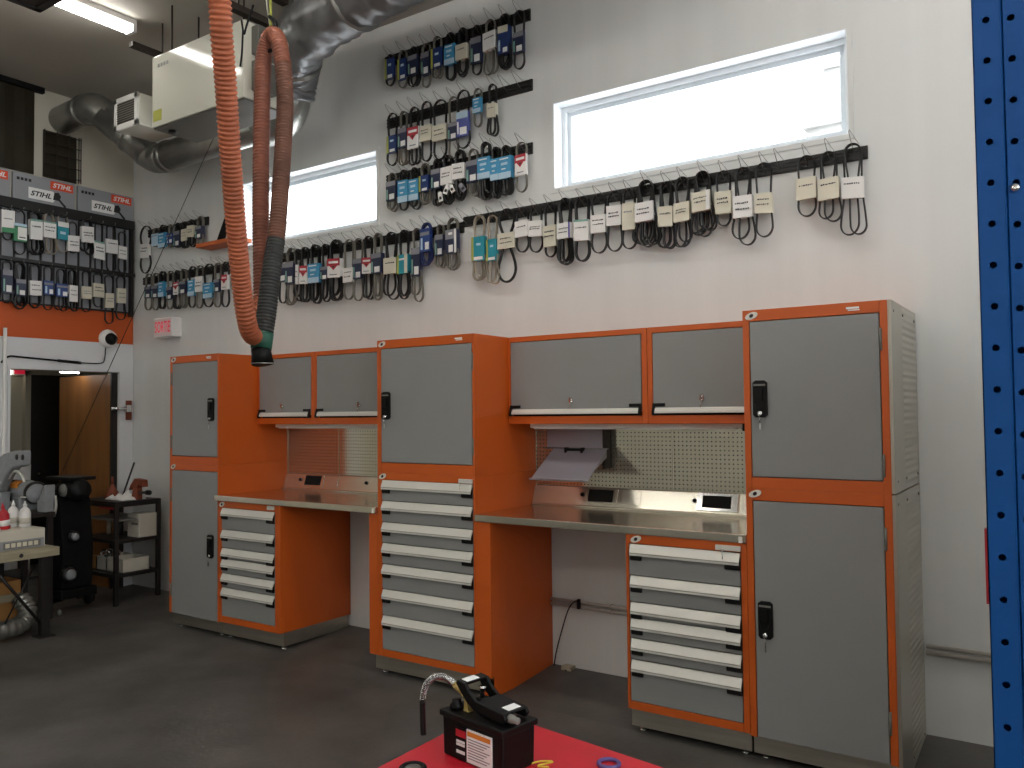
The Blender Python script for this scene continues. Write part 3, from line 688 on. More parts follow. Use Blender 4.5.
BELTS = {
 'A': [
  (0.15,4.324,4.091,0.073,4.29,4.136,0.081,'royal',1,'k'),
  (0.276,4.324,4.045,0.084,4.256,4.102,0.079,'royal',1,'g'),
  (0.384,4.331,4.03,0.095,4.255,4.109,0.087,'navy',2,'k'),
  (0.502,4.316,3.996,0.08,4.249,4.081,0.076,'navy',1,'g'),
  (0.607,4.349,4.032,0.096,4.251,4.108,0.093,'royal',2,'g'),
  (0.73,4.331,3.996,0.089,4.246,4.102,0.091,'teal',1,'K'),
  (0.837,4.34,3.993,0.092,4.218,4.111,0.098,'cream',3,'k'),
  (0.962,4.324,3.978,0.09,4.236,4.053,0.091,'navy',1,'k'),
  (1.078,4.342,3.953,0.105,4.243,4.12,0.106,'white',2,'g'),
  (1.2,4.333,3.96,0.102,4.247,4.057,0.083,'royalc',3,'K'),
  (1.315,4.327,3.932,0.094,4.178,4.036,0.085,'navy',1,'k'),
 ],
 'B': [
  (0.168,3.874,3.481,0.098,3.702,3.573,0.09,'royal',1,'k'),
  (0.28,3.874,3.466,0.084,3.734,3.59,0.084,'navy',2,'g'),
  (0.384,3.882,3.449,0.106,3.722,3.563,0.106,'red',2,'k'),
  (0.5,3.889,3.453,0.093,3.712,3.599,0.104,'cream',1,'k'),
  (0.627,3.873,3.443,0.129,3.691,3.578,0.129,'cream',1,'k'),
  (0.749,3.868,3.429,0.088,3.68,3.558,0.081,'navy',1,'g'),
  (0.837,3.895,3.484,0.11,3.74,3.566,0.102,'peri',1,'k'),
  (0.965,3.877,3.61,0.069,3.81,3.705,0.069,'teal',1,'g'),
  (1.09,3.887,3.516,0.083,3.741,3.644,0.072,'cream',2,'k'),
 ],
 'C': [
  (0.165,3.431,3.13,0.094,3.355,3.212,0.095,'navy',2,'g'),
  (0.278,3.425,3.127,0.092,3.346,3.183,0.096,'teal',1,'k'),
  (0.385,3.432,3.114,0.1,3.336,3.182,0.091,'teal',2,'k'),
  (0.485,3.437,3.141,0.094,3.345,3.228,0.085,'royal',3,'g'),
  (0.602,3.446,3.116,0.079,3.369,3.228,0.083,'navy',3,'K'),
  (0.697,3.455,3.109,0.095,3.369,3.246,0.1,'white',3,'K'),
  (0.805,3.473,3.121,0.098,3.376,3.266,0.107,'white',3,'K'),
  (0.92,3.47,3.126,0.1,3.376,3.225,0.096,'navy',2,'g'),
  (1.03,3.488,3.093,0.106,3.377,3.228,0.106,'teal',4,'K'),
  (1.117,3.434,3.088,0.075,3.35,3.203,0.067,'teal',3,'K'),
  (1.201,3.437,3.096,0.099,3.353,3.203,0.103,'teal',2,'K'),
  (1.323,3.429,3.095,0.092,3.344,3.204,0.088,'red',1,'g'),
 ],
 'Dm': [
  (-1.05,2.955,2.548,0.111,2.872,2.722,0.099,'navy',1,'k'),
  (-0.952,2.994,2.526,0.134,2.874,2.696,0.097,'navy',3,'g'),
  (-0.867,2.983,2.549,0.096,2.844,2.684,0.03,'white',2,'k'),
  (-0.789,2.99,2.534,0.106,2.827,2.68,0.094,'red',2,'k'),
  (-0.667,2.993,2.512,0.127,2.83,2.677,0.127,'teal',2,'K'),
  (-0.552,2.985,2.516,0.096,2.793,2.69,0.079,'navy',2,'k'),
  (-0.433,2.994,2.515,0.156,2.844,2.695,0.139,'red',3,'K'),
  (-0.292,2.979,2.513,0.103,2.757,2.645,0.103,'white',1,'g'),
  (-0.189,2.975,2.495,0.094,2.816,2.661,0.09,'navy',1,'g'),
  (-0.085,2.988,2.494,0.105,2.812,2.691,0.099,'red',2,'k'),
  (0.015,2.99,2.482,0.098,2.833,2.68,0.103,'navy',3,'g'),
  (0.15,2.988,2.473,0.14,2.785,2.666,0.125,'cream',2,'k'),
  (0.278,2.978,2.468,0.113,2.793,2.653,0.103,'greeny',3,'k'),
  (0.403,2.983,2.436,0.1,2.829,2.62,0.081,'navy',2,'g'),
  (0.492,3.0,2.695,0.113,2.957,2.789,0.089,'blue',3,'b'),
  (0.622,2.978,2.659,0.083,2.896,2.745,0.073,'navy',2,'g'),
  (0.735,3.002,2.633,0.117,2.917,2.749,0.099,'navyw',3,'g'),
 ],
 'Dr': [
  (0.968,2.987,2.54,0.118,2.837,2.671,0.107,'tealg',3,'s'),
  (1.079,2.981,2.498,0.104,2.806,2.658,0.08,'tealg',2,'s'),
  (1.197,2.996,2.504,0.148,2.835,2.729,0.139,'cream',1,'T'),
  (1.324,2.977,2.691,0.104,2.899,2.792,0.104,'white',1,'k'),
  (1.432,2.977,2.678,0.097,2.884,2.78,0.102,'white',1,'k'),
  (1.543,2.982,2.634,0.089,2.837,2.7,0.092,'cream',1,'k'),
  (1.656,2.998,2.572,0.112,2.836,2.736,0.097,'whitep',3,'K'),
  (1.781,2.986,2.58,0.109,2.841,2.707,0.105,'whiteg',1,'K'),
  (1.9,2.983,2.617,0.11,2.856,2.743,0.103,'white',1,'k'),
  (2.01,2.984,2.616,0.107,2.898,2.774,0.1,'white',1,'k'),
  (2.11,2.984,2.619,0.088,2.898,2.734,0.084,'cream',1,'k'),
  (2.223,3.023,2.615,0.145,2.883,2.767,0.119,'white',6,'k'),
  (2.355,2.996,2.59,0.1,2.839,2.719,0.093,'cream',2,'K'),
  (2.457,3.002,2.589,0.112,2.847,2.735,0.097,'cream',3,'k'),
  (2.582,3.016,2.632,0.127,2.89,2.776,0.109,'creamw',6,'k'),
  (2.707,2.994,2.679,0.092,2.875,2.746,0.094,'cream',1,'k'),
  (2.821,3.003,2.551,0.115,2.832,2.707,0.109,'white',2,'k'),
  (2.938,2.999,2.586,0.098,2.828,2.716,0.097,'cream',1,'k'),
  (3.17,2.996,2.668,0.1,2.875,2.758,0.103,'cream',1,'k'),
  (3.286,3.006,2.62,0.107,2.853,2.738,0.105,'cream',2,'k'),
  (3.408,3.026,2.535,0.119,2.837,2.725,0.109,'white',2,'k'),
 ],
 'Dl': [
  (-2.974,2.99,2.641,0.108,2.865,2.756,0.099,'navy',1,'g'),
  (-2.856,2.985,2.632,0.106,2.861,2.746,0.098,'navy',1,'g'),
  (-2.747,2.987,2.638,0.096,2.888,2.749,0.088,'teal',1,'K'),
  (-2.624,2.98,2.623,0.094,2.826,2.712,0.086,'navy',1,'g'),
  (-2.51,2.982,2.614,0.108,2.861,2.749,0.085,'red',2,'k'),
  (-2.418,2.986,2.616,0.107,2.86,2.745,0.107,'navy',2,'g'),
  (-2.286,2.985,2.611,0.105,2.862,2.715,0.097,'teal',1,'k'),
  (-2.175,2.982,2.596,0.103,2.881,2.742,0.103,'white',1,'g'),
  (-2.044,2.982,2.597,0.144,2.811,2.676,0.13,'teal',1,'k'),
  (-1.916,2.977,2.585,0.092,2.829,2.718,0.078,'navy',1,'g'),
  (-1.806,2.973,2.578,0.104,2.858,2.73,0.083,'red',1,'k'),
 ],
 'E': [
  (-3.024,3.458,3.002,0.2,3.283,3.148,0.134,'white',1,'k'),
  (-2.854,3.416,3.238,0.114,3.358,3.245,0.106,'pale',1,'g'),
  (-2.746,3.43,3.216,0.112,3.354,3.216,0.112,'teal',1,'k'),
  (-2.614,3.425,3.202,0.102,3.331,3.233,0.094,'blue',2,'g'),
  (-2.502,3.425,3.191,0.108,3.336,3.195,0.093,'navy',2,'k'),
  (-2.391,3.42,3.17,0.099,3.34,3.235,0.084,'cream',2,'k'),
  (-2.294,3.427,3.165,0.105,3.361,3.257,0.098,'cream',2,'k'),
  (-2.169,3.429,3.143,0.111,3.337,3.226,0.088,'navy',3,'g'),
 ],
 'U': [
  (-1.197,3.442,3.163,0.081,3.42,3.224,0.106,'greent',1,'k'),
  (-1.098,3.445,3.052,0.1,3.321,3.164,0.108,'green',1,'k'),
  (-0.967,3.457,3.072,0.12,3.381,3.202,0.103,'whiteg',3,'K'),
  (-0.847,3.471,3.095,0.114,3.385,3.241,0.11,'whiteg',2,'s'),
  (-0.725,3.478,3.128,0.104,3.403,3.242,0.099,'tealw',1,'s'),
  (-0.631,3.425,3.137,0.083,3.295,3.151,0.106,'white',1,'k'),
  (-0.502,3.484,3.143,0.123,3.402,3.254,0.114,'white',2,'K'),
  (-0.386,3.461,2.994,0.087,3.282,3.115,0.102,'whiteg',1,'k'),
  (-0.264,3.465,3.011,0.1,3.322,3.189,0.115,'white',1,'k'),
  (-0.153,3.416,3.016,0.082,3.274,3.15,0.082,'white',1,'k'),
 ],
 'W': [
  (-1.197,2.98,2.615,0.081,2.902,2.698,0.081,'navy',1,'k'),
  (-1.093,2.986,2.573,0.108,2.83,2.687,0.083,'navy',3,'K'),
  (-0.964,2.987,2.595,0.094,2.835,2.706,0.098,'white',1,'K'),
  (-0.851,2.985,2.588,0.079,2.85,2.723,0.079,'blue',1,'k'),
  (-0.734,2.983,2.59,0.099,2.837,2.718,0.099,'blue',2,'k'),
  (-0.631,2.989,2.6,0.083,2.834,2.683,0.074,'white',2,'K'),
  (-0.504,2.987,2.603,0.076,2.84,2.725,0.09,'cream',1,'k'),
  (-0.391,2.984,2.661,0.097,2.882,2.752,0.106,'cream',1,'k'),
  (-0.281,2.979,2.511,0.099,2.802,2.662,0.079,'cream',1,'k'),
  (-0.163,2.985,2.558,0.102,2.863,2.72,0.086,'cream',1,'k'),
 ],
}
# ------------------------------------------------------------------ belt rails, hooks, belts
hook_me = None
def add_hook(rail, x, z, y=-.018, left=False):
    global hook_me
    if hook_me is None:
        h = MB().tube([(0, 0, -.03), (0, -.055, .0), (0, -.118, .052), (.004, -.12, .06)], .0019, 5).tube([(.024, 0, .014), (.004, -.12, .06)], .0013, 5)
        o = h.build('peg_hook', 'wire'); hook_me = o.data; bpy.data.objects.remove(o)
    o = bpy.data.objects.new('peg_hook', hook_me); COL.objects.link(o); o.parent = rail
    p = Vector((x, y, z)) - origin_of(rail); o.location = p
    if left: o.rotation_euler = (0, 0, PI / 2)
def belt_rail(x0, x1, z0, z1, label):
    t = thing('belt_rail', ((x0 + x1) / 2, 0, z0), label, 'rail', 'black belt rails on the back wall')
    mb = MB().box(x0, x1, -.014, -.001, z0, z1)
    for k in (.18, .5, .82):
        z = z0 + (z1 - z0) * k; mb.box(x0, x1, -.02, -.013, z - .007, z + .007)
    mb.build('slotted_bar', 'rail_black', t); return t
rails = {'A': belt_rail(.062, 1.376, 4.266, 4.345, 'topmost black belt rail on back wall'),
         'B': belt_rail(.078, 1.386, 3.785, 3.862, 'second black belt rail from the top, with two empty hooks at right'),
         'C': belt_rail(.068, 1.380, 3.356, 3.432, 'third black belt rail from the top, just above the long rail'),
         'Dr': belt_rail(.80, 3.474, 2.938, 3.008, 'long black belt rail under the wide window'),
         'Dm': belt_rail(-1.40, .797, 2.90, 2.975, 'black belt rail under the smaller window, right of the hoses'),
         'Dl': belt_rail(-3.13, -1.78, 2.90, 2.972, 'black belt rail left of the hoses, above the exit sign'),
         'E': belt_rail(-3.05, -2.115, 3.355, 3.43, 'short black belt rail by the room corner')}
STY = {  # sleeve colour, colour words, printed blocks (u0,u1,v0,v1,material)
 'navy': ('t_navy', 'navy sleeve', [(0, 1, .76, 1, 't_grey'), (.35, .88, .06, .34, 't_white'), (.05, .22, .08, .6, 't_greeny')]),
 'navyw': ('t_navy', 'navy sleeve with white edge', [(0, 1, .6, 1, 't_grey'), (.8, 1, 0, 1, 't_white'), (.3, .7, .05, .35, 't_white'), (.3, .65, .78, .88, 't_white')]),
 'royal': ('t_royal', 'royal blue and yellow sleeve', [(0, .22, 0, 1, 't_yellow'), (.35, .92, .04, .2, 't_white'), (.42, .8, .62, .74, 't_pale')]),
 'royalc': ('t_royal', 'royal blue sleeve with cream top', [(0, 1, .75, 1, 't_cream'), (.5, .95, .03, .2, 't_white'), (.06, .25, .1, .5, 't_pale')]),
 'peri': ('t_peri', 'violet blue sleeve', [(0, 1, .72, 1, 't_pale'), (.3, .9, .06, .36, 't_white'), (.08, .22, .1, .6, 't_white')]),
 'teal': ('t_cyan', 'light blue sleeve', [(0, 1, 0, .28, 't_pale'), (.1, .8, .86, .92, 't_white'), (.22, .75, .6, .72, 't_pale'), (.25, .6, .4, .46, 't_white')]),
 'tealw': ('t_teal', 'teal sleeve with white top', [(0, 1, .72, 1, 't_white'), (.2, .7, .3, .45, 't_pale')]),
 'tealg': ('t_teal', 'teal and yellow sleeve', [(0, .18, 0, 1, 't_yellow'), (.2, .9, .03, .16, 't_white'), (.4, .75, .62, .72, 't_pale')]),
 'greeny': ('t_teal', 'green and yellow sleeve', [(0, .2, 0, 1, 't_yellow'), (.7, 1, 0, 1, 't_cream'), (.2, .7, .7, .8, 't_white')]),
 'cream': ('t_cream', 'cream card sleeve', 'scrib'),
 'creamw': ('t_cream', 'cream sleeve with white edge', 'scribw'),
 'white': ('t_white', 'white card sleeve', 'scrib'),
 'whitep': ('t_white', 'white sleeve with purple edge', 'scribp'),
 'whiteg': ('t_white', 'white sleeve with green top', 'scribg'),
 'green': ('t_green', 'green and white sleeve', [(.3, 1, .1, .8, 't_white'), (.4, .9, .2, .26, 't_dark'), (0, 1, .85, 1, 't_pale')]),
 'greent': ('t_white', 'white sleeve with green bottom', [(0, 1, 0, .22, 't_green'), (.15, .8, .6, .63, 't_dark')]),
 'red': ('t_white', 'red and white sleeve', [(0, 1, .62, 1, 't_red'), (.12, .88, .74, .86, 't_white'), 'tri', (.2, .8, .12, .17, 't_grey')]),
 'blue': ('t_blue', 'mid blue sleeve', [(0, 1, .7, .85, 't_grey'), (.55, .95, .08, .4, 't_white'), (.1, .3, .1, .6, 't_pale')]),
 'pale': ('t_pale', 'pale grey-blue sleeve', [(.1, .9, .8, .86, 't_grey')])}
KIND = {'k': ('rubber', .0065, .022, 'thin black'), 'K': ('rubber_black', .010, .03, 'thick black'), 'g': ('rubber_grey', .006, .022, 'grey'), 's': ('rubber_tan', .007, .02, 'tan'), 'b': ('rubber_blue', .011, .016, 'blue'), 'T': ('rubber_black', .014, .016, 'heavy black')}
ORD = ['first', 'second', 'third', 'fourth', 'fifth', 'sixth', 'seventh', 'eighth', 'ninth', 'tenth', 'eleventh', 'twelfth', 'thirteenth', 'fourteenth', 'fifteenth', 'sixteenth', 'seventeenth', 'eighteenth', 'nineteenth', 'twentieth', 'twenty-first']
PLACE = {'A': 'topmost rail', 'B': 'second rail down', 'C': 'third rail down', 'Dm': 'rail under small window', 'Dr': 'rail under wide window', 'Dl': 'rail above exit sign',
         'E': 'short corner rail', 'U': 'display board upper row', 'W': 'display board lower row'}
GRP = {'A': 'belts on the topmost rail', 'B': 'belts on the second rail', 'C': 'belts on the third rail', 'Dm': 'belts on the rail under the small window', 'Dr': 'belts on the rail under the wide window', 'Dl': 'belts on the rail above the exit sign',
       'E': 'belts on the short corner rail', 'U': 'belts in the upper row of the display board', 'W': 'belts in the lower row of the display board'}
def loop_path(u, zt, zb, wt, wb, tz, tw, P, ytilt=0., n=9):
    """closed loop in the wall plane: round over the hook, pinched in the sleeve at tz, round at the bottom"""
    a, b = wt / 2, wb / 2; right = []
    ha = min(a * 1.1, (zt - tz) * .6); hb = min(b * 1.25, (tz - zb) * .75); p = min(a, b, tw * .46)
    for k in range(n + 1):
        th = PI / 2 * (1 - k / n); right.append((a * math.cos(th), zt - ha + ha * math.sin(th)))
    z1, z2 = zt - ha, zb + hb
    for k in range(1, 5):
        s = k / 5; right.append((a + (p - a) * (3 * s * s - 2 * s ** 3), z1 + (tz - z1) * s))
    for k in range(0, 5):
        s = k / 5; right.append((p + (b - p) * (3 * s * s - 2 * s ** 3), tz + (z2 - tz) * s))
    for k in range(n + 1):
        th = PI / 2 * k / n; right.append((b * math.cos(th), z2 - hb * math.sin(th)))
    left = [(-x, z) for x, z in right[1:-1]][::-1]
    return [P(u + x, z, (zt - z) * ytilt) for x, z in right + left]
def belt(key, idx, cnt, row):
    u, zt, zb, wd, t0, t1, tw, sty, n, kd = row
    left = key in 'UW'
    off = -.052 if not left else XL + .062
    P = (lambda a, z, d: (a, off - d, z)) if not left else (lambda a, z, d: (off + d, a, z))
    A = (0, 1, 0) if not left else (1, 0, 0)
    rm_, th, wy, kw = KIND[kd]; base, sw, blocks = STY[sty]
    if idx == cnt - 1: od = 'rightmost'
    elif idx == 0: od = 'leftmost'
    else: od = ORD[idx] + ' from left'
    t = thing('drive_belt', P(u, zt, 0), '%s belt in %s, %s, %s' % (kw, sw, od, PLACE[key]), 'belt', GRP[key])
    rg = random.Random(idx * 31 + ord(key[0]) * 7 + ord(key[-1]))
    tz = (t0 + t1) / 2
    for j in range(n):
        f = (j / (n - 1) - .5) if n > 1 else 0
        spread = wd * .42 if n > 3 else wd * .2
        du = f * spread * 1.6; wl = wd * (1 - .14 * abs(f)) * (.94 if n > 1 else 1.) - th
        wl = wl * (.8 if n > 3 else .92 if n > 1 else 1)
        zz = zb + (0 if j == n // 2 else rg.uniform(0, .10) * (zt - zb))
        yo = (j - (n - 1) / 2) * (.008 if n < 4 else .006)
        wb_ = wl * rg.uniform(.85, 1.15)
        if kd == 'T': wb_ = wl * 1.05
        pt = loop_path(u, zt - abs(f) * .02, zz, wl * .92, wb_, tz, max(tw * (.3 if kd == 'T' else .8 if n == 1 else .62), .02), lambda a, z, d, yo=yo, du=du: P(a + du * min(1.3, 1.3 * (zt - z) / (zt - zb)), z, d + yo), .01)
        MB().band(pt, th, wy, A).build('loop', rm_, t)
    # printed sleeve
    hw = tw / 2; dp = max(.022, wy + .004 + .008 * (n - 1)); f0 = .007 + dp / 2; tl = rg.uniform(-.05, .05) * (1.6 if base in ('t_cream', 't_white') else .5)
    def Q(a, v, d): # sleeve coords: a in -.5...5, v 0..1
        z = t1 + (t0 - t1) * v; return P(u + a * tw, z + tl * a * tw, d)
    s_ = MB(); d0, d1 = f0 - dp, f0
    pl = [(-.5, 0), (.5, 0), (.5, 1), (-.5, 1)]
    vs = [Q(a, v, d0) for a, v in pl] + [Q(a, v, d1) for a, v in pl]
    s_.add(vs, [(0, 3, 2, 1), (4, 5, 6, 7), (0, 1, 5, 4), (1, 2, 6, 5), (2, 3, 7, 6), (3, 0, 4, 7)])
    lay = [0]
    def blk(u0, u1, v0, v1, m):
        lay[0] += 1; e = d1 + .0008 + .0004 * lay[0]
        s_.quad(Q(u0 - .5, v0, e), Q(u1 - .5, v0, e), Q(u1 - .5, v1, e), Q(u0 - .5, v1, e), m)
    if isinstance(blocks, str):
        if blocks == 'scribw': blk(.8, 1, 0, 1, 't_white')
        if blocks == 'scribp': blk(.88, 1, 0, 1, 't_purple')
        if blocks == 'scribg': blk(0, 1, .9, 1, 't_greeny')
        for q in range(rg.choice((1, 2, 2))):
            v = .62 - .22 * q + rg.uniform(-.06, .06); a = .1 + rg.uniform(0, .08)
            while a < .82:
                l = rg.uniform(.05, .13); blk(a, min(a + l, .9), v + rg.uniform(-.01, .01), v + rg.uniform(.045, .075), 't_dark' if tw > .09 else 't_grey'); a += l + rg.uniform(.015, .04)
    else:
        for b in blocks:
            if b == 'tri':
                lay[0] += 1; e = d1 + .0008 + .0004 * lay[0]; s_.add([Q(-.32, .62, e), Q(0, .38, e), Q(.32, .62, e)], [(0, 1, 2)], 't_red'); s_.add([Q(-.12, .6, e + .0004), Q(0, .48, e + .0004), Q(.12, .6, e + .0004)], [(0, 1, 2)], 't_dark')
            else: blk(*b)
    s_.build('sleeve', base, t, recalc=True)
    return t
for key, rows in BELTS.items():
    rows = sorted(rows, key=lambda r: r[0])
    for i, row in enumerate(rows):
        t = belt(key, i, len(rows), row)
        if key in rails: add_hook(rails[key], row[0], row[1] - .014 - .5 * KIND[row[9]][1])
        else:
            if key == 'U' or key == 'W':
                h = MB().tube([(XL + .02, row[0], row[1] - .014), (XL + .13, row[0], row[1] - .014), (XL + .14, row[0], row[1] + .01)], .003, 5)
                h.build('peg_hook', 'wire', bpy.data.objects['display_board'])
for k, x in (('B', 1.19), ('B', 1.30), ('Dr', 3.02), ('Dr', .80 + .03), ('Dl', -1.84), ('Dm', -1.3)): add_hook(rails[k], x, {'B': 3.84, 'Dr': 2.985, 'Dl': 2.95, 'Dm': 2.95}[k])
# folded white tie tags hanging below the third rail
for i, (x, z, a, m) in enumerate(((.665, 3.155, .2, 't_white'), (.72, 3.20, -.5, 't_white'), (.765, 3.20, .5, 't_white'), (.86, 3.19, .7, 't_grey'))):
    mb = MB(); c, s_ = math.cos(a), math.sin(a)
    pl = [(-.018, -.035), (.018, -.035), (.018, .028), (.008, .038), (-.008, .038), (-.018, .028)]
    mb.prism([(x + p * c - q * s_, z + p * s_ + q * c) for p, q in pl], 'y', -.108, -.104)
    mb.prism([(x + p * c - q * s_, z + p * s_ + q * c) for p, q in ((-.01, -.02), (.01, -.02), (.01, .0), (-.01, .0))], 'y', -.1095, -.108, 't_dark')
    o = mb.build('tie_tag', m); tag(o, ['white tie tag lowest at left in the tag cluster below third rail', 'upright white tie tag, second from left in cluster below third rail', 'tilted white tie tag, third from left in cluster below third rail', 'greyish tie tag at right end of cluster below third rail'][i], 'tag', 'tie tags under the third rail')

# little orange shelf with a dark speaker behind the hoses
t = thing('wall_shelf', (-1.85, 0, 3.12), 'small orange wooden shelf on back wall behind the hoses', 'shelf')
MB().box(-2.09, -1.52, -.16, -.002, 3.115, 3.15).build('board', 'shelf_orange', t, .003)
t = thing('leaning_bar', (-1.87, -.08, 3.15), 'dark flat bar leaning upright on the small orange shelf', 'bar')
MB().prism([(-1.885, 3.15), (-1.82, 3.15), (-1.60, 3.53), (-1.63, 3.55), (-1.66, 3.54)], 'y', -.10, -.06).build('bar', 'black_matte', t, .004)
MB().prism([(-1.74, 3.33), (-1.70, 3.31), (-1.66, 3.38), (-1.70, 3.40)], 'y', -.104, -.06).build('grip_inset', 'grey_paint', t)

# ------------------------------------------------------------------ heater, brackets, ducts, lamp
t = thing('unit_heater', (-.6, -1.2, CEIL), 'white box heater hung from the ceiling behind the hoses', 'heater')
HX0, HX1, HY0, HY1, HZ0, HZ1 = -1.116, -.09, -1.2, -.82, 3.69, 4.217
MB().box(HX0, HX1, HY0, HY1, HZ0 + .012, HZ1).build('casing', 'heater_white', t, .006)
MB().box(HX0 + .01, HX1 - .005, HY0 + .01, HY1 - .01, HZ0, HZ0 + .013).build('base_pan', 'heater_grey', t, .003)
MB().box(HX0 + .02, HX0 + .12, HY0 - .002, HY0, HZ0 + .05, HZ0 + .13).build('rating_label', 't_yellow', t)
sc = MB()
for q in range(4): sc.box(HX0 + .07 + q * .035, HX0 + .095 + q * .035, HY0 - .0015, HY0, HZ1 - .09, HZ1 - .065)
sc.build('name_mark', 'grey_paint', t)
MB().box(HX1, HX1 + .07, -1.14, -.95, 4.0, 4.19).build('junction_box', 'heater_grey', t, .008)
MB().box(HX1, HX1 + .07, -1.14, -.97, 3.76, 3.96).build('junction_box', 'heater_grey', t, .008)
MB().tube(spline([(HX1 + .005, -1.22, 4.2), (HX1 + .03, -1.22, 4.1), (HX1 + .05, -1.215, 4.15), (HX1 + .1, -1.2, 4.28)], 5), .007, 6).tube(spline([(HX1 - .02, -1.21, 3.9), (HX1 + .01, -1.22, 3.98), (HX1 + .02, -1.22, 4.12)], 5), .007, 6).build('wiring', 'black', t)
MB().lathe([(0, 0), (.03, 0), (.03, .015), (0, .016)], (HX0 + .1, -1.1, HZ0 - .015), 'z', 12).build('drain_cap', 'black', t)
for x in (HX0 + .12, HX1 - .1):
    for y in (-1.12, -.9): MB().tube([(x, y, HZ1), (x, y, CEIL)], .007, 6).build('hanger_rod', 'dark_steel', t)
for k, (x, z) in enumerate(((-.14, 4.27), (.03, 4.37))):
    t = thing('support_channel', (x, -1.1, z), ['lower dark steel channel above the white heater', 'upper dark steel channel near ceiling above white heater'][k], 'bracket', 'dark channels above the heater')
    c_ = MB().box(x - .03, x + .03, -1.75, -.95, z, z + .045)
    c_.build('channel', 'dark_steel', t, .003); MB().tube([(x, -1.2, z), (x, -1.2, CEIL)], .006, 6).build('rod', 'dark_steel', t); MB().tube([(x, -1.6, z), (x, -1.6, CEIL)], .006, 6).build('rod', 'dark_steel', t)
t = thing('support_channel', (-1.3, -1.05, 4.33), 'short dark steel channel left of the white heater', 'bracket', 'dark channels above the heater')
MB().box(-1.33, -1.28, -1.25, -.8, 4.33, 4.37).build('channel', 'dark_steel', t, .003); MB().tube([(-1.30, -1.0, 4.33), (-1.3, -1.0, CEIL)], .006, 6).build('rod', 'dark_steel', t); MB().tube([(-1.30, -1.0, 4.1), (-1.3, -1.0, 4.33)], .005, 6).build('rod', 'dark_steel', t)

t = thing('spiral_duct', (XL, -.71, 4.38), 'grey round metal duct elbowing from left wall down behind the heater', 'duct')
MB().tube([(XL + .01, -.71, 4.36), (-3.0, -.71, 4.37), (-2.84, -.71, 4.37)], .125, 20).build('duct_section', 'galv', t)
MB().tube(spline([(-2.90, -.71, 4.37), (-2.76, -.70, 4.36), (-2.67, -.64, 4.26)], 5), [.1275] * 11, 20).build('elbow', 'galv', t)
MB().tube([(-2.69, -.66, 4.28), (-2.36, -.44, 3.93)], .125, 20).build('duct_section', 'galv', t)
MB().tube(spline([(-2.40, -.46, 3.96), (-2.31, -.41, 3.90), (-2.18, -.40, 3.885)], 5), [.1275] * 11, 20).build('elbow', 'galv', t)
MB().tube([(-2.22, -.40, 3.885), (-.78, -.40, 3.90)], .125, 20).build('duct_section', 'galv', t)
MB().tube(spline([(-.86, -.40, 3.90), (-.68, -.40, 3.92), (-.60, -.40, 4.02), (-.58, -.40, 4.12)], 6), .17, 20).build('elbow', 'galv', t)
for P_, dr in (((-2.93, -.71, 4.37), (1, 0, 0)), ((-2.5, -.53, 4.08), (.62, .42, -.66)), ((-2.12, -.4, 3.886), (1, 0, 0)), ((-.88, -.4, 3.90), (1, 0, 0))):
    p = Vector(P_); dv = Vector(dr).normalized() * .012
    MB().tube([p - dv, p + dv], .137, 20).build('seam_band', 'galv', t)
t = thing('flex_duct', (-.58, -.4, 4.1), 'wrinkled silver flexible duct running along the ceiling above the rails', 'duct')
pp = spline([(-.58, -.40, 4.08), (-.50, -.44, 4.22), (-.25, -.60, 4.31), (.3, -.78, 4.315), (1.0, -.92, 4.30), (1.8, -1.1, 4.30), (2.6, -1.3, 4.30)], 14)
NP = len(pp)
fx = MB().tube(pp, [.195 + .009 * math.sin(i * 1.9) for i in range(NP)], 30)
fx.v = [tuple(Vector(p) + Vector(noise.noise_vector(Vector(p) * 9)) * .022) for p in fx.v]
fx.v = [(a, b, min(c, CEIL - .004)) for a, b, c in fx.v]
fx.build('duct_sleeve', 'foil', t)
for q in (22, 48): MB().tube([pp[q] - (pp[q + 1] - pp[q]) * .15, pp[q] + (pp[q + 1] - pp[q]) * .15], .215, 24).build('strap', 'galv', t)
t = thing('vent_grille', (-1.96, -.9, 4.1), 'white framed air grille box left of the heater', 'vent')
g = MB(); gx0, gx1, gz0, gz1 = -2.13, -1.8, 3.962, 4.228
g.box(gx0, gx0 + .04, -.9, -.88, gz0, gz1).box(gx1 - .04, gx1, -.9, -.88, gz0, gz1).box(gx0, gx1, -.9, -.88, gz0, gz0 + .045).box(gx0, gx1, -.9, -.88, gz1 - .045, gz1)
g.build('frame', 'white_plastic', t, .003)
MB().box(gx0 + .012, gx1, -.88, -.55, gz0 + .004, gz1 - .004).build('box', 'heater_white', t, .004)
MB().box(gx0 + .035, gx1 - .035, -.894, -.884, gz0 + .04, gz1 - .04).build('mesh', 'grey_paint', t)
l = MB()
for q in range(9): l.box(gx0 + .04, gx1 - .04, -.898, -.892, gz0 + .055 + q * .019, gz0 + .061 + q * .019)
l.build('louvres', 'dark_steel', t); MB().tube([(-1.96, -.65, gz1), (-1.96, -.65, CEIL)], .008, 6).build('hanger_rod', 'dark_steel', t)

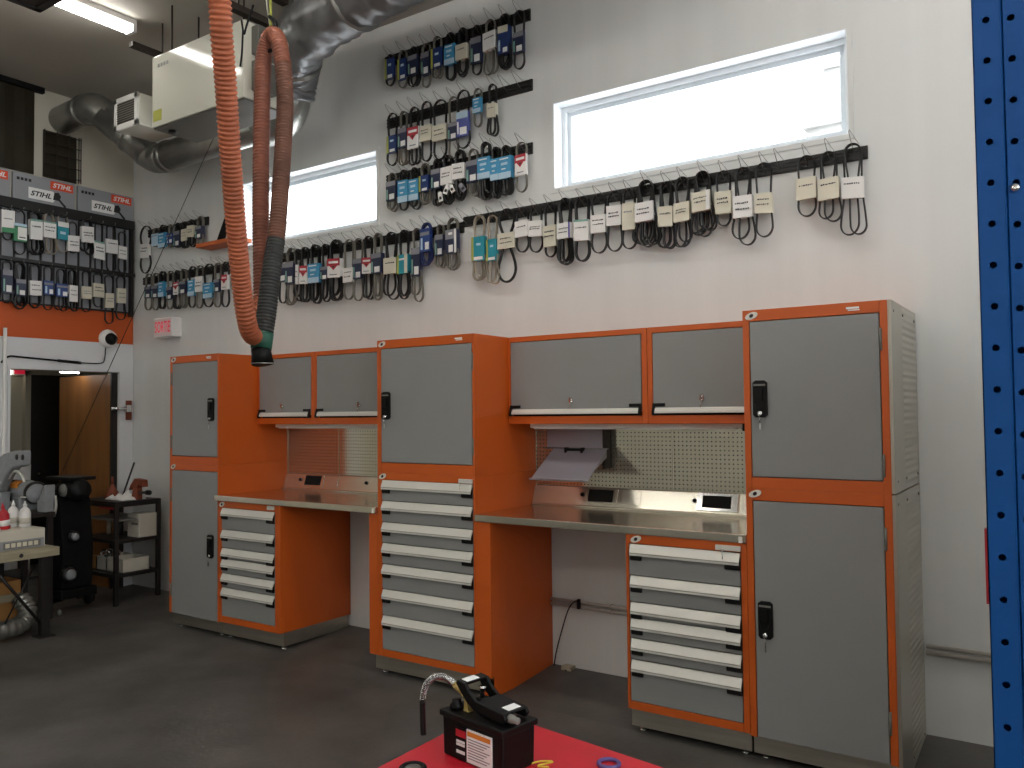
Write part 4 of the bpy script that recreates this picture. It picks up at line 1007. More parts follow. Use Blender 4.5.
def strip_lamp(x, y0, y1, label, along_x=False, z=CEIL):
    t = thing('strip_lamp', (0, 0, 0), label, 'lamp', 'ceiling strip lamps')
    L = (y1 - y0) / 2
    MB().prism([(-.05, 0), (-.05, -.04), (-.03, -.055), (.03, -.055), (.05, -.04), (.05, 0)], 'y', -L, L).build('housing', 'white_plastic', t, .002)
    for s_ in (-.027, .027):
        MB().tube([(s_, -L + .03, -.075), (s_, L - .03, -.075)], .019, 10).build('tube', 'tube_lit', t)
    for y in (-L, L - .03): MB().box(-.052, .052, y, y + .03, -.095, -.03).build('end_cap', 'white_plastic', t, .003)
    t.location = (x, (y0 + y1) / 2, z)
    if along_x: t.rotation_euler = (0, 0, PI / 2)
strip_lamp(-1.46, -2.4, -1.14, 'lit double tube lamp on ceiling at top left')
for (x, y, lb) in ((1.4, -1.7, 'lit ceiling lamp above the middle tower'), (4.1, -1.7, 'lit ceiling lamp above the tall right cabinet'), (6.7, -1.7, 'lit ceiling lamp beyond the blue rack'), (1.4, -4.4, 'lit ceiling lamp over middle left of the workshop'), (4.1, -4.4, 'lit ceiling lamp over the red table'), (4.1, -7.2, 'lit ceiling lamp at rear right of the workshop'), (-1.2, -6.4, 'unseen ceiling lamp added at rear left to brighten steel reflections'), (-1.2, -8.0, 'unseen ceiling lamp added by rear left corner to brighten steel reflections'), (1.6, -8.0, 'unseen ceiling lamp added along the rear wall to brighten steel reflections')):  # rear-left and rear-wall lamps are unseen, added to brighten reflections in the steel
    strip_lamp(x, y - 1.2, y + 1.2, lb, True)
t = thing('overhead_panel', (-.6, -2.6, 4.36), 'dark brown panel hung under ceiling at top left edge', 'panel')
MB().box(-1.24, .3, -3.6, -1.925, 4.30, 4.33).build('sheet', 'dark_steel', t, .003)
MB().box(-1.24, -1.19, -3.6, -1.925, 4.29, 4.345).box(-1.24, .3, -1.975, -1.925, 4.29, 4.345).build('edge_frame', 'dark_frame', t, .003)
for x in (-1.15, .2):
    for y in (-2.0, -3.4): MB().tube([(x, y, 4.33), (x, y, CEIL)], .008, 6).build('hanger_rod', 'dark_steel', t)

# ------------------------------------------------------------------ corrugated exhaust hose hung in a double bight
t = thing('exhaust_hose', (1.3, -2.4, CEIL), 'ribbed orange exhaust hose hanging in a loop with green taped nozzle', 'hose')
HP = [(1.29, -2.42, CEIL), (1.225, -2.352, 3.57), (1.07, -2.198, 3.156), (0.875, -2.011, 2.753), (0.689, -1.818, 2.342), (0.61, -1.718, 2.132), (0.52, -1.607, 2.069), (0.395, -1.465, 2.122), (0.293, -1.361, 2.318), (0.224, -1.313, 2.949), (0.167, -1.258, 3.603), (0.145, -1.225, 3.907), (0.209, -1.223, 4.014), (0.3, -1.243, 3.956), (0.344, -1.242, 3.788), (0.378, -1.255, 3.494), (0.453, -1.361, 2.903), (0.476, -1.407, 2.652), (0.494, -1.459, 2.437), (0.501, -1.494, 2.228), (0.505, -1.522, 2.093), (0.507, -1.541, 2.0)]
def ribbed(path, r, pitch, amp):
    P = spline(path, 14); out = [P[0]]; acc = 0; step = pitch / 4
    for a, b in zip(P[:-1], P[1:]):
        d = (b - a).length; s = 0
        while acc + d - s >= step:
            s += step - acc; acc = 0; out.append(a + (b - a) * (s / d))
        acc += d - s
    return out, [r + amp * (1, .3, -1, .3)[i % 4] for i in range(len(out))]
p_, r_ = ribbed(HP[:9], .0485, .023, .0045)
MB().tube(p_, r_, 16).build('hose_tube', 'hose_orange', t)
p_, r_ = ribbed(HP[8:15], .0485, .021, .004)
MB().tube(p_, r_, 16).build('hose_tube', 'hose_mid', t)
p_, r_ = ribbed(HP[14:18], .048, .019, .0045)
MB().tube(p_, r_, 16).build('hose_tube', 'hose_brown', t)
p_, r_ = ribbed(HP[17:21], .05, .02, .0035)
MB().tube(p_, [x * (1 + .08 * min(1, i / 60)) for i, x in enumerate(r_)], 16).build('hose_end', 'hose_black', t)
nz = [HP[20], HP[21]]
MB().tube(nz, [.0585, .059], 16).build('tape_band', 'green_tape', t)
b_ = Vector(nz[-1]); e_ = b_ + Vector((.022, -.006, -.085))
MB().tube([b_, b_ + (e_ - b_) * .3, e_], [.056, .055, .062], 16).tube([e_, e_ + Vector((0, 0, .004))], .05, 16, 'void').build('nozzle', 'black', t)
MB().tube([e_ + Vector((.063 * math.cos(a), .063 * math.sin(a), 0)) for a in [2 * PI * q / 20 for q in range(20)]], .0035, 6, closed=True).build('nozzle_rim', 'galv', t)
t = thing('hose_hanger', (.2, -1.225, 4.2), 'dark hook with yellow-green rope holding up the hose loop', 'hook')
MB().tube([(.2, -1.225, CEIL), (.21, -1.225, 4.08)], .009, 6).build('rope', 't_yellow', t)
MB().tube([(.1, -1.225, CEIL), (.2, -1.225, 4.08)], .004, 6).build('tie_wire', 't_cream', t)
MB().tube(spline([(.2, -1.225, 4.14), (.26, -1.23, 4.07), (.25, -1.23, 3.93), (.19, -1.225, 3.92)], 5), .014, 8).build('hook', 'black', t)
# ------------------------------------------------------------------ small black shelf cart by the corner
t = thing('shelf_cart', (-3.0, -.31, FLOOR), 'black metal three-shelf cart against back wall by the doorway', 'cart')
cx0, cx1, cy0, cy1 = -3.31, -2.67, -.55, -.12
for x, y in ((cx0, cy0), (cx1 - .035, cy0), (cx0, cy1 - .03), (cx1 - .03, cy1 - .03)):
    MB().box(x, x + .035, y, y + .035, FLOOR, .866).build('leg', 'dark_frame', t, .002)
for z in (.85, .51, .21): MB().box(cx0 + .003, cx1 - .003, cy0 + .003, cy1 - .003, z, z + .018).build('shelf', 'dark_frame', t, .002)
for z in (.82, .5, .2): MB().box(cx0, cx1, cy0 - .002, cy0 + .012, z, z + .03).box(cx1 - .012, cx1 + .002, cy0, cy1, z, z + .03).build('edge_rail', 'dark_frame', t)
MB().box(cx0 + .05, cx1 - .04, cy0 + .05, cy1 - .04, .69, .705).build('slide_tray', 'grey_paint', t)
MB().box(cx1 - .3, cx1 - .04, cy0 + .02, cy0 + .03, .80, .84).build('drawer_front', 'red_plastic', t)
def bxthing(name, x0, x1, y0, y1, z0, z1, m, label, cat, extra=None, bev=.004):
    t = thing(name, ((x0 + x1) / 2, (y0 + y1) / 2, z0), label, cat)
    MB().box(x0, x1, y0, y1, z0, z1).build('body', m, t, bev)
    if extra: extra(t)
    return t
def fb(t): MB().box(-2.80, -2.70, -.325, -.321, .64, .66).build('label', 'grey_paint', t); MB().box(-2.86, -2.69, -.33, -.31, .735, .742).build('lid', 'card', t)
bxthing('file_box', -2.87, -2.68, -.32, -.12, .528, .74, 'card', 'pale grey box on the middle shelf of black cart, right end', 'box', fb)
for k, (x, w_, h, m, lb) in enumerate(((-3.2, .05, .15, 'beige', 'tan bottle at left on middle shelf of black cart'), (-3.1, .06, .17, 'card_brown', 'brown carton in middle of black cart middle shelf'), (-3.02, .05, .14, 'dark_frame', 'dark can beside brown carton on middle shelf of black cart'))):
    t = thing('can', (x, -.3, .528), lb, 'container')
    MB().lathe([(w_ / 2, 0), (w_ / 2, h * .85), (w_ * .3, h * .95), (w_ * .3, h), (0, h)], (x, -.3, .528), 'z', 14).build('body', m, t); MB().lathe([(w_ * .32, 0), (w_ * .32, .012), (0, .013)], (x, -.3, .528 + h), 'z', 10).build('cap', 'black', t)
def tray(x0, x1, y0, y1, z0, h, m, label):
    t = thing('parts_box', ((x0 + x1) / 2, (y0 + y1) / 2, z0), label, 'box', 'open cartons on the bottom shelf')
    mb = MB().box(x0, x1, y0, y1, z0, z0 + .006)
    for q in ((x0, x1, y0, y0 + .006), (x0, x1, y1 - .006, y1), (x0, x0 + .006, y0, y1), (x1 - .006, x1, y0, y1)): mb.box(*q, z0, z0 + h)
    mb.build('carton', m, t); return t
tray(-3.25, -3.14, -.46, -.2, .228, .11, 'card_brown', 'brown open carton at left on bottom shelf of black cart')
tray(-3.13, -2.97, -.46, -.2, .228, .12, 'card', 'white open carton with metal parts on bottom shelf of black cart')
tray(-2.96, -2.71, -.46, -.2, .228, .12, 'card', 'white open carton at right on bottom shelf of black cart')
rg = random.Random(3)
for k in range(7):
    x, y = -3.1 + .018 * k, -.42 + rg.uniform(0, .12)
    t = thing('metal_part', (x, y, .24), 'shiny metal part heaped in the white carton on black cart', 'part', 'metal parts in the carton')
    c = Vector((x, y, .35 + rg.uniform(-.01, .03))); a = rg.uniform(0, PI)
    MB().tube([c + Vector((.035 * math.cos(2 * PI * j / 10) * math.cos(a), .035 * math.cos(2 * PI * j / 10) * math.sin(a), .03 * math.sin(2 * PI * j / 10))) for j in range(10)], .008, 6, closed=True).build('ring', 'chrome', t)
    MB().tube([c + Vector((0, 0, -.05)), c + Vector((.01, 0, -.11))], .008, 6).build('stem', 'chrome', t)
# on top of the cart: rag, rusty clamp, red funnel, rod
t = thing('rag', (-2.85, -.35, .868), 'crumpled white paper towel on top of the black cart', 'rag')
mb = MB(); N = 9
vs = []; 
for i in range(N):
    for j in range(N):
        u, v = i / (N - 1), j / (N - 1); vs.append((-3.02 + .3 * u, -.45 + .22 * v, .871 + .11 * abs(noise.noise(Vector((u * 4, v * 4, 1.3)))) * (1 if 0 < i < N - 1 and 0 < j < N - 1 else .3)))
nb = len(vs); vs += [(a, b, .8685) for a, b, c in vs]
fs = [(i * N + j, (i + 1) * N + j, (i + 1) * N + j + 1, i * N + j + 1) for i in range(N - 1) for j in range(N - 1)]
fs += [tuple(nb + q for q in f[::-1]) for f in fs]
ed = [i * N for i in range(N)] + [(N - 1) * N + j for j in range(1, N)] + [i * N + N - 1 for i in range(N - 2, -1, -1)] + [j for j in range(N - 2, 0, -1)]
fs += [(ed[q], ed[(q + 1) % len(ed)], nb + ed[(q + 1) % len(ed)], nb + ed[q]) for q in range(len(ed))]
mb.add(vs, fs, smooth=True).build('cloth', 'paper', t)
t = thing('clamp', (-2.74, -.3, .868), 'rusty brown C-clamp vise standing on the black cart', 'clamp')
MB().prism([(-2.80, .868), (-2.71, .868), (-2.715, .98), (-2.68, 1.0), (-2.62, .985), (-2.63, 1.05), (-2.75, 1.06), (-2.81, 1.0), (-2.84, .95), (-2.80, .96), (-2.765, 1.0)], 'y', -.33, -.27).build('frame', 'rust', t, .006)
MB().tube([(-2.72, -.3, .93), (-2.57, -.3, .94)], .012, 8).build('screw', 'dark_steel', t); MB().lathe([(0, 0), (.022, 0), (.022, .05), (0, .05)], (-2.60, -.3, .938), 'x', 10).build('knob', 'black', t)
t = thing('funnel', (-3.02, -.3, .868), 'dark red funnel lying on the black cart beside the paper towel', 'funnel')
MB().lathe([(.07, 0), (.065, .03), (.02, .11), (.014, .13), (0, .13)], (-3.05, -.36, .869), 'z', 16).build('cone', 'rust', t); MB().lathe([(.014, 0), (.01, .07), (0, .07)], (-3.05, -.36, .998), 'z', 10).build('spout', 'rust', t)
tag(MB().tube([(-2.99, -.30, .875), (-2.83, -.28, 1.2)], .008, 8).build('rod', 'dark_frame'), 'dark thin rod leaning from the black cart to the wall', 'rod')

# ------------------------------------------------------------------ black wheeled machine in front of the doorway
t = thing('wheeled_machine', (-2.95, -.82, FLOOR), 'black upright wheeled machine between bench grinder and black cart', 'machine')
MB().prism([(-3.1, .16), (-2.80, .16), (-2.78, .5), (-2.84, .9), (-2.9, 1.0), (-3.08, 1.0), (-3.12, .6)], 'y', -.95, -.68).build('body', 'black_matte', t, .015)
MB().box(-3.14, -2.76, -.97, -.66, .08, .16).build('base', 'black', t, .01)
MB().lathe([(0, -.14), (.085, -.14), (.095, -.1), (.095, .1), (.08, .14), (0, .14)], (-2.82, -.84, 1.0), 'x', 18).build('motor', 'black', t)
MB().lathe([(0, 0), (.05, 0), (.055, .02), (.03, .035), (0, .036)], (-2.80, -.955, 1.0), 'y', 14).build('motor_cap', 'grey_paint', t)
MB().box(-3.12, -2.72, -.93, -.70, 1.08, 1.11).build('top_plate', 'black', t, .006)
MB().tube(spline([(-2.9, -.955, .95), (-2.86, -.97, .86), (-2.9, -.965, .78)], 5), .012, 6).build('handle', 'alu', t)
for (y, z, r, x0) in ((-0.861, 0.601, .05, -2.81), (-0.901, 0.286, .07, -2.80)):
    w0 = MB().lathe([(0, 0), (r * .5, 0), (r, .01), (r, .05), (r * .5, .06), (0, .06)], (x0, y, z), 'x', 18).build('wheel', 'rubber_black', t)
    MB().lathe([(0, 0), (r * .7, 0), (r * .5, .012), (0, .012)], (x0 + .06, y, z), 'x', 14).build('hub', 'cast_grey', w0)
MB().lathe([(0, 0), (.085, .01), (.085, .04), (0, .05)], (-2.95, -.66, .055), 'y', 18).build('wheel', 'rubber_black', t)
MB().lathe([(0, 0), (.025, .005), (.025, .025), (0, .03)], (-2.80, -.98, FLOOR + .026), 'y', 12).build('caster', 'grey_paint', t)

# ------------------------------------------------------------------ machine table with bench grinder and saw arm
t = thing('machine_table', (-3.0, -1.2, FLOOR), 'black steel stand under the bench grinder', 'table')
MB().box(-3.30, -2.74, -1.295, -1.035, .80, .835).build('top', 'dark_frame', t, .003)
for x in (-3.28, -2.80):
    for y in (-1.28, -1.08): MB().box(x, x + .04, y, y + .04, FLOOR, .80).build('leg', 'dark_frame', t)
MB().box(-3.26, -2.77, -1.28, -1.05, .3, .32).build('lower_shelf', 'dark_frame', t)
t = thing('bench_grinder', (-3.03, -1.12, .835), 'grey twin-wheel bench grinder on the black stand', 'grinder')
MB().lathe([(0, -.15), (.06, -.15), (.085, -.12), (.092, -.05), (.092, .05), (.085, .12), (.06, .15), (0, .15)], (-3.12, -1.10, 1.0), 'x', 24).build('motor', 'cast_grey', t)
MB().prism([(-3.21, .836), (-3.03, .836), (-3.05, .95), (-3.19, .95)], 'y', -1.18, -1.02).build('pedestal', 'cast_grey', t, .012)
for s_ in (-1, 1):
    x = -3.12 + s_ * .185
    MB().lathe([(0, -.03), (.085, -.03), (.095, -.015), (.095, .015), (.085, .03), (0, .03)], (x, -1.10, .99), 'x', 22).build('wheel_guard', 'dark_frame', t)
    MB().lathe([(0, -.012), (.08, -.012), (.08, .012), (0, .012)], (x + .03 * s_, -1.11, .985), 'x', 22).build('grinding_wheel', 'cast_grey', t)
    MB().box(x - .03, x + .03, -1.21, -1.19, .955, .965).build('tool_rest', 'alu', t)
MB().prism([(-1.193, 1.03), (-1.186, 1.06), (-1.15, 1.085), (-1.154, 1.09), (-1.192, 1.062), (-1.198, 1.03)], 'x', -3.17, -3.05).build('label', 'orange_label', t)
t = thing('saw_head', (-2.95, -1.33, .835), 'grey arched saw arm rising behind the bench grinder', 'saw')
arm = [(-3.235, 1.248), (-3.131, 1.31), (-2.994, 1.363), (-2.809, 1.39), (-2.66, 1.393), (-2.66, 1.265), (-2.725, 1.253), (-2.823, 1.242), (-2.939, 1.173), (-3.006, 1.104), (-3.09, 1.017), (-3.235, 1.011)]
arm = [((x + 2.95) * .93 - 3.05, (z - 1.2) * .95 + 1.17) for x, z in arm]
MB().prism(arm, 'y', -1.29, -1.21).build('arm', 'cast_grey', t, .015)
MB().box(-3.24, -3.13, -1.29, -1.21, .836, 1.0).build('base', 'cast_grey', t, .01)
for q in (-2.86, -2.76): MB().lathe([(0, 0), (.025, 0), (.02, -.006), (0, -.006)], (q, -1.29, 1.30), 'y', 14).build('knob', 'dark_frame', t)
MB().tube([(-2.95 + .16 * math.cos(a), -1.25, 1.02 + .16 * math.sin(a)) for a in [.5 + .2 * j for j in range(11)]], .012, 6).build('blade_guard', 'alu', t)
bxthing('tool_rest_block', -2.87, -2.755, -1.12, -1.04, .836, .93, 'cast_grey', 'light grey sloped cover at right end of black stand', 'machine cover', lambda t: MB().prism([(-2.87, .93), (-2.755, .93), (-2.755, 1.06), (-2.775, 1.06)], 'y', -1.11, -1.03).build('slope', 'cast_grey', t, .006))

# ------------------------------------------------------------------ low wooden bench at the left edge
t = thing('workbench', (-2.6, -1.7, FLOOR), 'low thick wooden bench on black steel legs at left edge', 'workbench')
MB().box(-3.05, -2.15, -2.6, -1.30, .565, .63).build('top', 'bench_wood', t, .004)
for y in (-1.40, -2.5):
    for x in (-3.0, -2.27):
        MB().box(x, x + .06, y, y + .06, FLOOR + .006, .565).build('leg', 'dark_frame', t, .002); MB().box(x - .03, x + .09, y - .03, y + .09, FLOOR, FLOOR + .008).build('foot_plate', 'dark_frame', t)
MB().tube([(-2.24, -1.40, .06), (-2.24, -1.76, .56)], .012, 6).tube([(-2.24, -1.65, .1), (-2.24, -1.44, .5)], .006, 6).build('brace', 'dark_frame', t)
MB().lathe([(0, 0), (.018, 0), (.012, .003), (0, .003)], (-2.151, -1.58, .6), 'x', 10).build('knot', 'dark_frame', t)
t = thing('carton', (-2.7, -1.6, .605), 'long flat white and grey carton on the wooden bench', 'carton')
MB().box(-2.95, -2.28, -2.3, -1.345, .631, .772).build('box', 'card', t, .004)
MB().box(-2.281, -2.278, -2.29, -1.355, .633, .70).build('grey_band', 'sign_grey', t)
p = MB()
p.box(-2.278, -2.276, -1.65, -1.38, .642, .69)
p.build('print_panel', 'grey_paint', t); p = MB()
for q in range(6): p.box(-2.2765, -2.275, -1.635 + q * .041, -1.605 + q * .041, .65, .682)
p.build('print_blocks', 't_cream', t)
MB().box(-2.9, -2.30, -2.2, -1.40, .772, .775).build('flap', 'card', t)
def bottle(x, y, z, h, r, m, mc, label, tilt=0.):
    t = thing('bottle', (x, y, z), label, 'bottle', 'bottles on the flat carton')
    MB().lathe([(r * .92, 0), (r, .01), (r, h * .55), (r * .75, h * .68), (r * .34, h * .76), (r * .3, h * .8), (0, h * .8)], (x, y, z), 'z', 18).build('body', m, t)
    MB().lathe([(r * .36, 0), (r * .36, h * .06), (r * .2, h * .1), (r * .1, h * .2), (0, h * .2)], (x, y, z + h * .8), 'z', 12).build('spout', mc, t)
    MB().lathe([(r * 1.01, 0), (r * 1.01, h * .22), (r * .98, h * .225)], (x, y, z + h * .14), 'z', 18).build('label', 'print_white' if m != 'white_plastic' else 'card', t)
    if tilt: t.rotation_euler = (tilt, 0, 0)
bottle(-2.42, -1.43, .776, .20, .042, 'white_plastic', 'white_plastic', 'white squeeze bottle nearest the doorway on flat carton')
bottle(-2.52, -1.47, .776, .205, .042, 'white_plastic', 'white_plastic', 'white squeeze bottle behind the other white one on carton')
bottle(-2.42, -1.57, .776, .20, .036, 'red_plastic', 'red_plastic', 'red tilted bottle left of the white bottles on carton', .12)
bottle(-2.5, -1.64, .776, .18, .04, 'black', 'black', 'black bottle at far left on the flat carton')
t = thing('flex_pipe', (-2.3, -1.6, FLOOR), 'shiny silver flexible pipe curling on floor under the bench', 'pipe')
sp_ = spline([(-2.50, -1.42, .22), (-2.42, -1.40, .12), (-2.36, -1.48, .05), (-2.30, -1.62, .045), (-2.28, -1.85, .045), (-2.35, -2.1, .045), (-2.4, -2.4, .045)], 12)
MB().tube(sp_, [.066 + .006 * math.sin(i * 1.7) for i in range(len(sp_))], 16).build('pipe', 'galv', t)
t = thing('tire', (-2.6, -1.75, FLOOR), 'black tire standing under the bench at left edge', 'tire')
tr_ = []
for j in range(32): a = 2 * PI * j / 32; tr_.append((-2.62, -1.80 + .19 * math.cos(a), .2 + .19 * math.sin(a)))
MB().tube(tr_, .055, 12, closed=True).build('casing', 'rubber_black', t)
MB().lathe([(0, -.03), (.14, -.03), (.14, .03), (0, .03)], (-2.62, -1.80, .2), 'x', 24).build('rim', 'dark_frame', t)
bxthing('wood_block', -2.85, -2.62, -1.56, -1.36, FLOOR, .34, 'card_brown', 'brown wooden crate on floor under the bench', 'crate', lambda t: MB().box(-2.86, -2.61, -1.57, -1.35, .18, .24).build('slat', 'bench_wood', t))

# ------------------------------------------------------------------ wall pipes, cable, floor block
def pipe(x0, x1, z, label):
    t = thing('wall_pipe', (x0, 0, z), label, 'pipe', 'thin pipes along the back wall')
    MB().tube([(x0, -.025, z), (x1, -.025, z)], .011, 8).build('pipe', 'conduit', t)
    n = max(1, int((x1 - x0) / .8))
    for k in range(n): x = x0 + (k + .5) * (x1 - x0) / n; MB().box(x - .007, x + .007, -.038, -.002, z - .013, z + .013).build('clip', 'conduit', t, .002)
pipe(1.494, 2.366, .415, 'upper thin pipe on wall under the right worktop'); pipe(1.494, 2.366, .385, 'lower thin pipe on wall under the right worktop')
pipe(3.69, 7.9, .435, 'upper thin pipe on wall right of the tall right cabinet'); pipe(3.69, 7.9, .405, 'lower thin pipe on wall right of the tall right cabinet')
cb = MB().tube(spline([(1.72, -.05, .42), (1.69, -.055, .425), (1.64, -.05, .37), (1.59, -.04, .25), (1.535, -.03, .09), (1.51, -.03, FLOOR + .012)], 6), .0042, 6).box(1.705, 1.72, -.06, -.035, .38, .44)
tag(cb.build('cable', 'black'), 'thin black cable drooping from wall pipe under the right worktop', 'cable')
t = thing('floor_bracket', (1.63, -.03, FLOOR), 'small beige metal bracket on floor at foot of back wall', 'bracket')
MB().box(1.59, 1.66, -.07, -.005, FLOOR, FLOOR + .06).build('plate', 'beige', t, .003); MB().lathe([(0, 0), (.012, 0), (0, -.008)], (1.625, -.07, FLOOR + .03), 'y', 10).build('bolt', 'dark_frame', t)

# ------------------------------------------------------------------ blue perforated uprights at the right edge
def upright(x0, y, label, dx=.058, s=.1, z00=.065, dots=.0085):
    t = thing('rack_upright', (x0 + .05, y, FLOOR), label, 'rack post', 'blue rack uprights')
    mb = MB(); nz_ = int((4.3 - z00) / s)
    hz = [z00 + s * k for k in range(nz_)]
    perforated(mb, x0, x0 + dx, FLOOR, 4.4, [(x0 + dx * .52, z) for z in hz], dots, lambda u, v: (u, y, v))
    perforated(mb, x0 + dx + .008, x0 + dx + .052, FLOOR, 4.4, [(x0 + dx + .024, z - .008) for z in hz], dots, lambda u, v: (u, y + .004, v))
    for (xa, ya, xb, yb) in ((x0, y + .06, x0 + dx + .052, y + .06), (x0, y, x0, y + .075), (x0 + dx, y, x0 + dx + .004, y + .012), (x0 + dx + .004, y + .012, x0 + dx + .008, y + .004), (x0 + dx + .052, y + .004, x0 + dx + .052, y + .075)):
        mb.quad((xa, ya, FLOOR), (xb, yb, FLOOR), (xb, yb, 4.4), (xa, ya, 4.4))
    mb.quad((x0, y + .075, FLOOR), (x0 + .02, y + .075, FLOOR), (x0 + .02, y + .075, 4.4), (x0, y + .075, 4.4))
    o = mb.build('channel', 'blue_steel', t); md = o.modifiers.new('thickness', 'SOLIDIFY'); md.thickness = .0025; md.offset = -1
    MB().box(x0 - .02, x0 + dx + .07, y - .02, y + .09, FLOOR, FLOOR + .008).build('base_plate', 'blue_steel', t)
    return t
PX = 4.154
t = upright(PX, -2.34, 'blue perforated steel upright at right edge, nearest the camera')
MB().lathe([(0, 0), (.011, 0), (.011, -.006), (.006, -.012), (0, -.012)], (PX + .080, -2.337, 2.145), 'y', 14).build('bolt', 'chrome', t)
upright(4.47, -1.45, 'second blue upright behind the first at right photo edge', s=.05, dots=.006)
upright(6.95, -2.34, 'blue upright at the far end of the rack, outside the photo', dots=.0085); upright(6.95, -1.45, 'rear blue upright at the far end of the rack, outside the photo', s=.05, dots=.006)
for z, lb in ((.3, 'unseen lowest deck of the blue rack, added to shade the wall'), (1.35, 'unseen middle deck of the blue rack, added to shade the wall'), (2.5, 'unseen top deck of the blue rack, added to shade the wall')):  # unseen decks, added so the rack shades the lower right wall
    t = thing('unseen_rack_deck', (5.6, -1.9, z), lb, 'shelf', 'unseen decks added to the blue rack')
    MB().box(4.29, 6.94, -2.26, -2.22, z, z + .10).box(4.62, 6.94, -1.37, -1.33, z, z + .10).build('beam', 'blue_steel', t, .003)
    MB().box(4.63, 6.92, -2.22, -1.47, z + .08, z + .10).build('deck_board', 'plywood', t, .003)
for k, (x0, x1, z0, z1, m, lb) in enumerate(((4.62, 5.6, .401, 1.2, 'card_brown', 'unseen big brown crate on the lowest rack deck, added to shade the wall'), (5.7, 6.8, .401, 1.15, 'card', 'unseen big pale crate on the lowest rack deck, added to shade the wall'), (4.60, 5.5, 1.451, 2.15, 'card', 'unseen pale carton on the middle rack deck, added to shade the wall'), (5.6, 6.7, 1.451, 2.2, 'card_brown', 'unseen brown carton on the middle rack deck, added to shade the wall'))):  # unseen load, added to block daylight from the lower right wall
    t = thing('crate', ((x0 + x1) / 2, -1.85, z0), lb, 'crate')
    MB().box(max(x0, 4.64), x1, -2.2, -1.48, z0, z1).build('body', m, t, .01); MB().box(max(x0, 4.64) + .02, x1 - .02, -2.212, -2.2, (z0 + z1) / 2, (z0 + z1) / 2 + .06).build('tape', 't_tan', t)
tg = MB().box(PX - .006, PX - .001, -2.335, -2.31, 1.15, 1.33); o = tg.build('strap', 'red_plastic'); tag(o, 'narrow red strap on left edge of the near blue upright', 'strap')

# ------------------------------------------------------------------ red table, foot pump and bits on it
TZ = .6
red = thing('red_table', (3.1, -2.85, FLOOR), 'red painted steel table in the foreground under the pump', 'table')
ang = math.radians(-8.5)
def rot(p, c=(2.66, -2.30)):
    x, y = p; return (c[0] + x * math.cos(ang) - y * math.sin(ang), c[1] + x * math.sin(ang) + y * math.cos(ang))
q = [rot(p) for p in ((-.02, 0), (1.3, 0), (1.3, -.75), (.09, -.75))]
MB().prism(q, 'z', TZ - .035, TZ).build('top', 'red_steel', red, .003)
for p in ((.08, -.08), (1.2, -.08), (1.2, -.66), (.14, -.66)):
    x, y = rot(p); MB().box(x - .025, x + .025, y - .025, y + .025, FLOOR, TZ - .035).build('leg', 'red_steel', red, .003)

pump = thing('foot_pump', (0, 0, 0), 'black hydraulic foot pump with tilted pedal on the red table', 'pump')
L_, Wd, Hh = .25, .132, .115
MB().prism([(0, 0), (L_, 0), (L_ + .004, Hh), (-.004, Hh)], 'y', 0, Wd).build('tank', 'black', pump, .006)
MB().box(-.01, L_ + .01, -.008, Wd + .008, Hh, Hh + .018).build('lid', 'black', pump, .004)
MB().box(.055, .057 + .065, -.004, -.0005, .012, .098).build('red_label', 'black', pump)
MB().box(.062, .105, -.0055, -.004, .072, .092).build('logo', 'red_plastic', pump)
tx = MB()
for k, z in enumerate((.055, .046, .024)): tx.box(.064, .10, -.0055, -.004, z, z + (.007 if k < 2 else .009))
tx.build('label_lines', 'print_white', pump)
MB().box(.108, .212, -.0045, -.0005, .008, .102).build('sticker', 'print_white', pump)
MB().box(.112, .208, -.0055, -.0045, .084, .097).build('sticker_header', 'orange_label', pump)
tx = MB()
for k in range(8): tx.box(.114, .205 - .012 * (k % 3), -.0055, -.0045, .074 - k * .0078, .0765 - k * .0078)
tx.build('sticker_print', 't_grey', pump)
MB().lathe([(.02, 0), (.022, .012), (.014, .02), (.014, .028), (0, .028)], (.028, .03, Hh + .018), 'z', 16).build('filler_cap', 'black', pump)
zz = Hh + .018
d_ = .70
pd = [(.235, zz + .004), (.245, zz + .02), (.235, zz + .034), (.12, zz + .044), (.09, zz + .066), (.075, zz + .086), (.04, zz + .09), (.034, zz + .08), (.05, zz + .062), (.085, zz + .03), (.11, zz + .016), (.2, zz + .006)]
for y0 in (.02, .108): MB().prism(pd, 'y', y0, y0 + .012).build('pedal_side', 'black', pump, .003)
MB().prism([(.235, zz + .034), (.238, zz + .028), (.12, zz + .036), (.12, zz + .044)], 'y', .024, .116).build('pedal_plate', 'black', pump, .003)
MB().prism([(.075, zz + .086), (.04, zz + .09), (.04, zz + .082), (.07, zz + .077)], 'y', .024, .116).build('toe_bar', 'black', pump, .003)
MB().box(.085, .115, .055, .085, zz, zz + .04).build('valve_block', 'black', pump, .003)
MB().lathe([(.007, 0), (.007, .03), (.012, .03), (.012, .036), (0, .036)], (.098, .07, zz + .036), 'z', 10).build('valve_stem', 'chrome', pump)
MB().prism([(.045, zz + .0895), (.07, zz + .087), (.07, zz + .0885), (.045, zz + .091)], 'y', .035, .085).build('toe_label', 'print_white', pump)
MB().prism([(.2, zz + .0375), (.228, zz + .035), (.228, zz + .0365), (.2, zz + .039)], 'y', .05, .10).build('heel_label', 'print_white', pump)
MB().lathe([(.013, 0), (.013, .02), (.010, .022), (.010, .04), (0, .04)], (.23, .045, zz + .018), 'x', 14).build('port_fitting', 'grey_paint', pump)
MB().prism([(.058, zz), (.078, zz), (.072, zz + .035), (.062, zz + .035)], 'y', .03, .05).build('bracket', 't_tan', pump)
F0, F1 = Vector((.068, .045, zz + .036)), Vector((.004, .045, zz + .062))
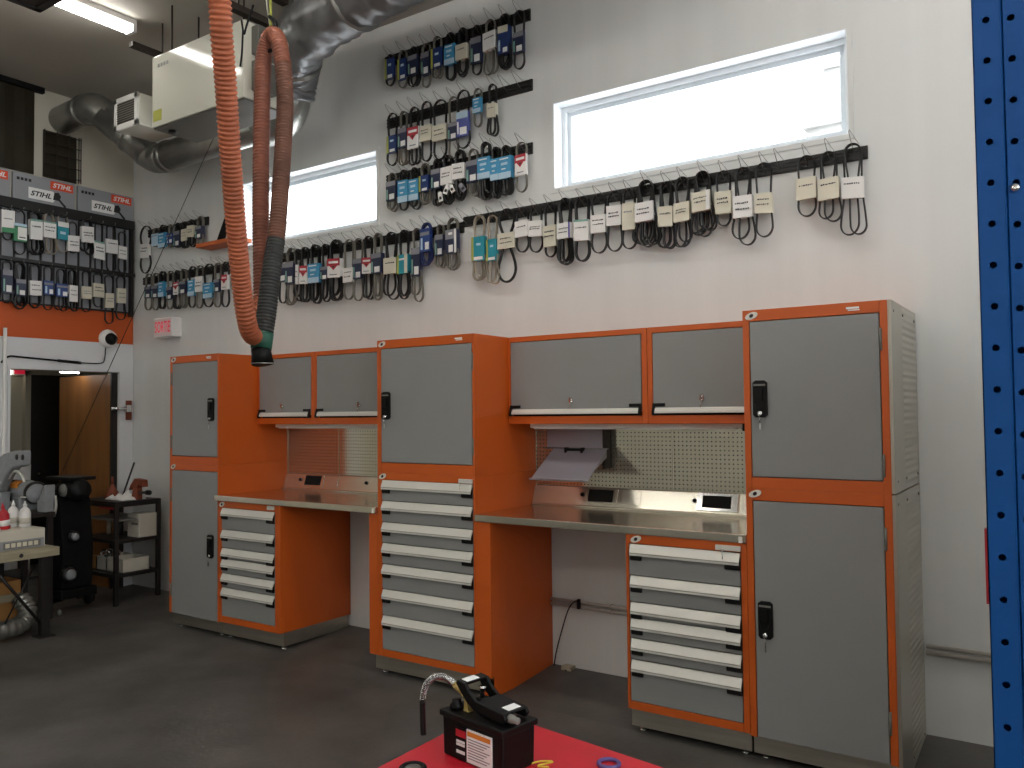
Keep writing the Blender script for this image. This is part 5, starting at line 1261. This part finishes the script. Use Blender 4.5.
MB().tube([F0, F0 + (F1 - F0) * .35], .013, 6).tube([F0 + (F1 - F0) * .35, F0 + (F1 - F0) * .6], .0095, 10).tube([F0 + (F1 - F0) * .6, F1], .011, 6).build('hose_coupler', 't_tan', pump)
hs = spline([F1, F1 + (F1 - F0) * .3, (-.055, .045, zz + .074), (-.10, .045, zz + .06), (-.138, .045, zz + .025), (-.152, .045, zz - .02), (-.152, .045, zz - .075), (-.149, .045, zz - .128)], 12)
k = 62
MB().tube(hs[:k], .0062, 8).build('hose', 'rubber_black', pump); MB().tube(hs[k - 1:], .0095, 8).build('hose_sleeve', 'rubber_black', pump)
co = []
for j in range((k - 2) * 8):
    i = j / 8; i0 = int(i); p = hs[i0] + (hs[i0 + 1] - hs[i0]) * (i - i0); a = j * .42
    tg = (hs[i0 + 1] - hs[i0]).normalized(); n1 = Vector((0, 1, 0)); n2 = tg.cross(n1)
    co.append(p + (n1 * math.cos(a) + n2 * math.sin(a)) * .0092)
MB().tube(co, .0017, 4).build('spring_guard', 'chrome', pump)
pump.location = (2.741, -2.671, TZ + .001); pump.rotation_euler = (0, 0, math.atan2(-2.715 + 2.671, 2.985 - 2.741))

def ring(x, y, r, th, m, label, z=TZ):
    t = thing('ring', (x, y, z), label, 'ring'); pts = [(x + r * math.cos(2 * PI * j / 24), y + r * math.sin(2 * PI * j / 24), z + th) for j in range(24)]
    MB().tube(pts, th, 10, closed=True).build('band', m, t); return t
t = ring(2.745, -2.815, .032, .009, 'black', 'dark metal ring on the red table at bottom photo edge')
MB().lathe([(.026, .0), (.026, .012), (.018, .014), (0, .014)], (2.745, -2.815, TZ), 'z', 18).build('cap', 'galv', t)
wv = MB().tube(spline([(3.00, -2.60, TZ + .004), (3.03, -2.58, TZ + .012), (3.06, -2.565, TZ + .012), (3.03, -2.60, TZ + .006), (3.06, -2.585, TZ + .004)], 6), .003, 5)
tag(wv.build('wire', 'yellow_wire'), 'thin yellow wire scrap on red table right of the pump', 'wire')
ring(3.195, -2.475, .03, .006, 'purple_wire', 'purple ring of wire on red table at bottom right')
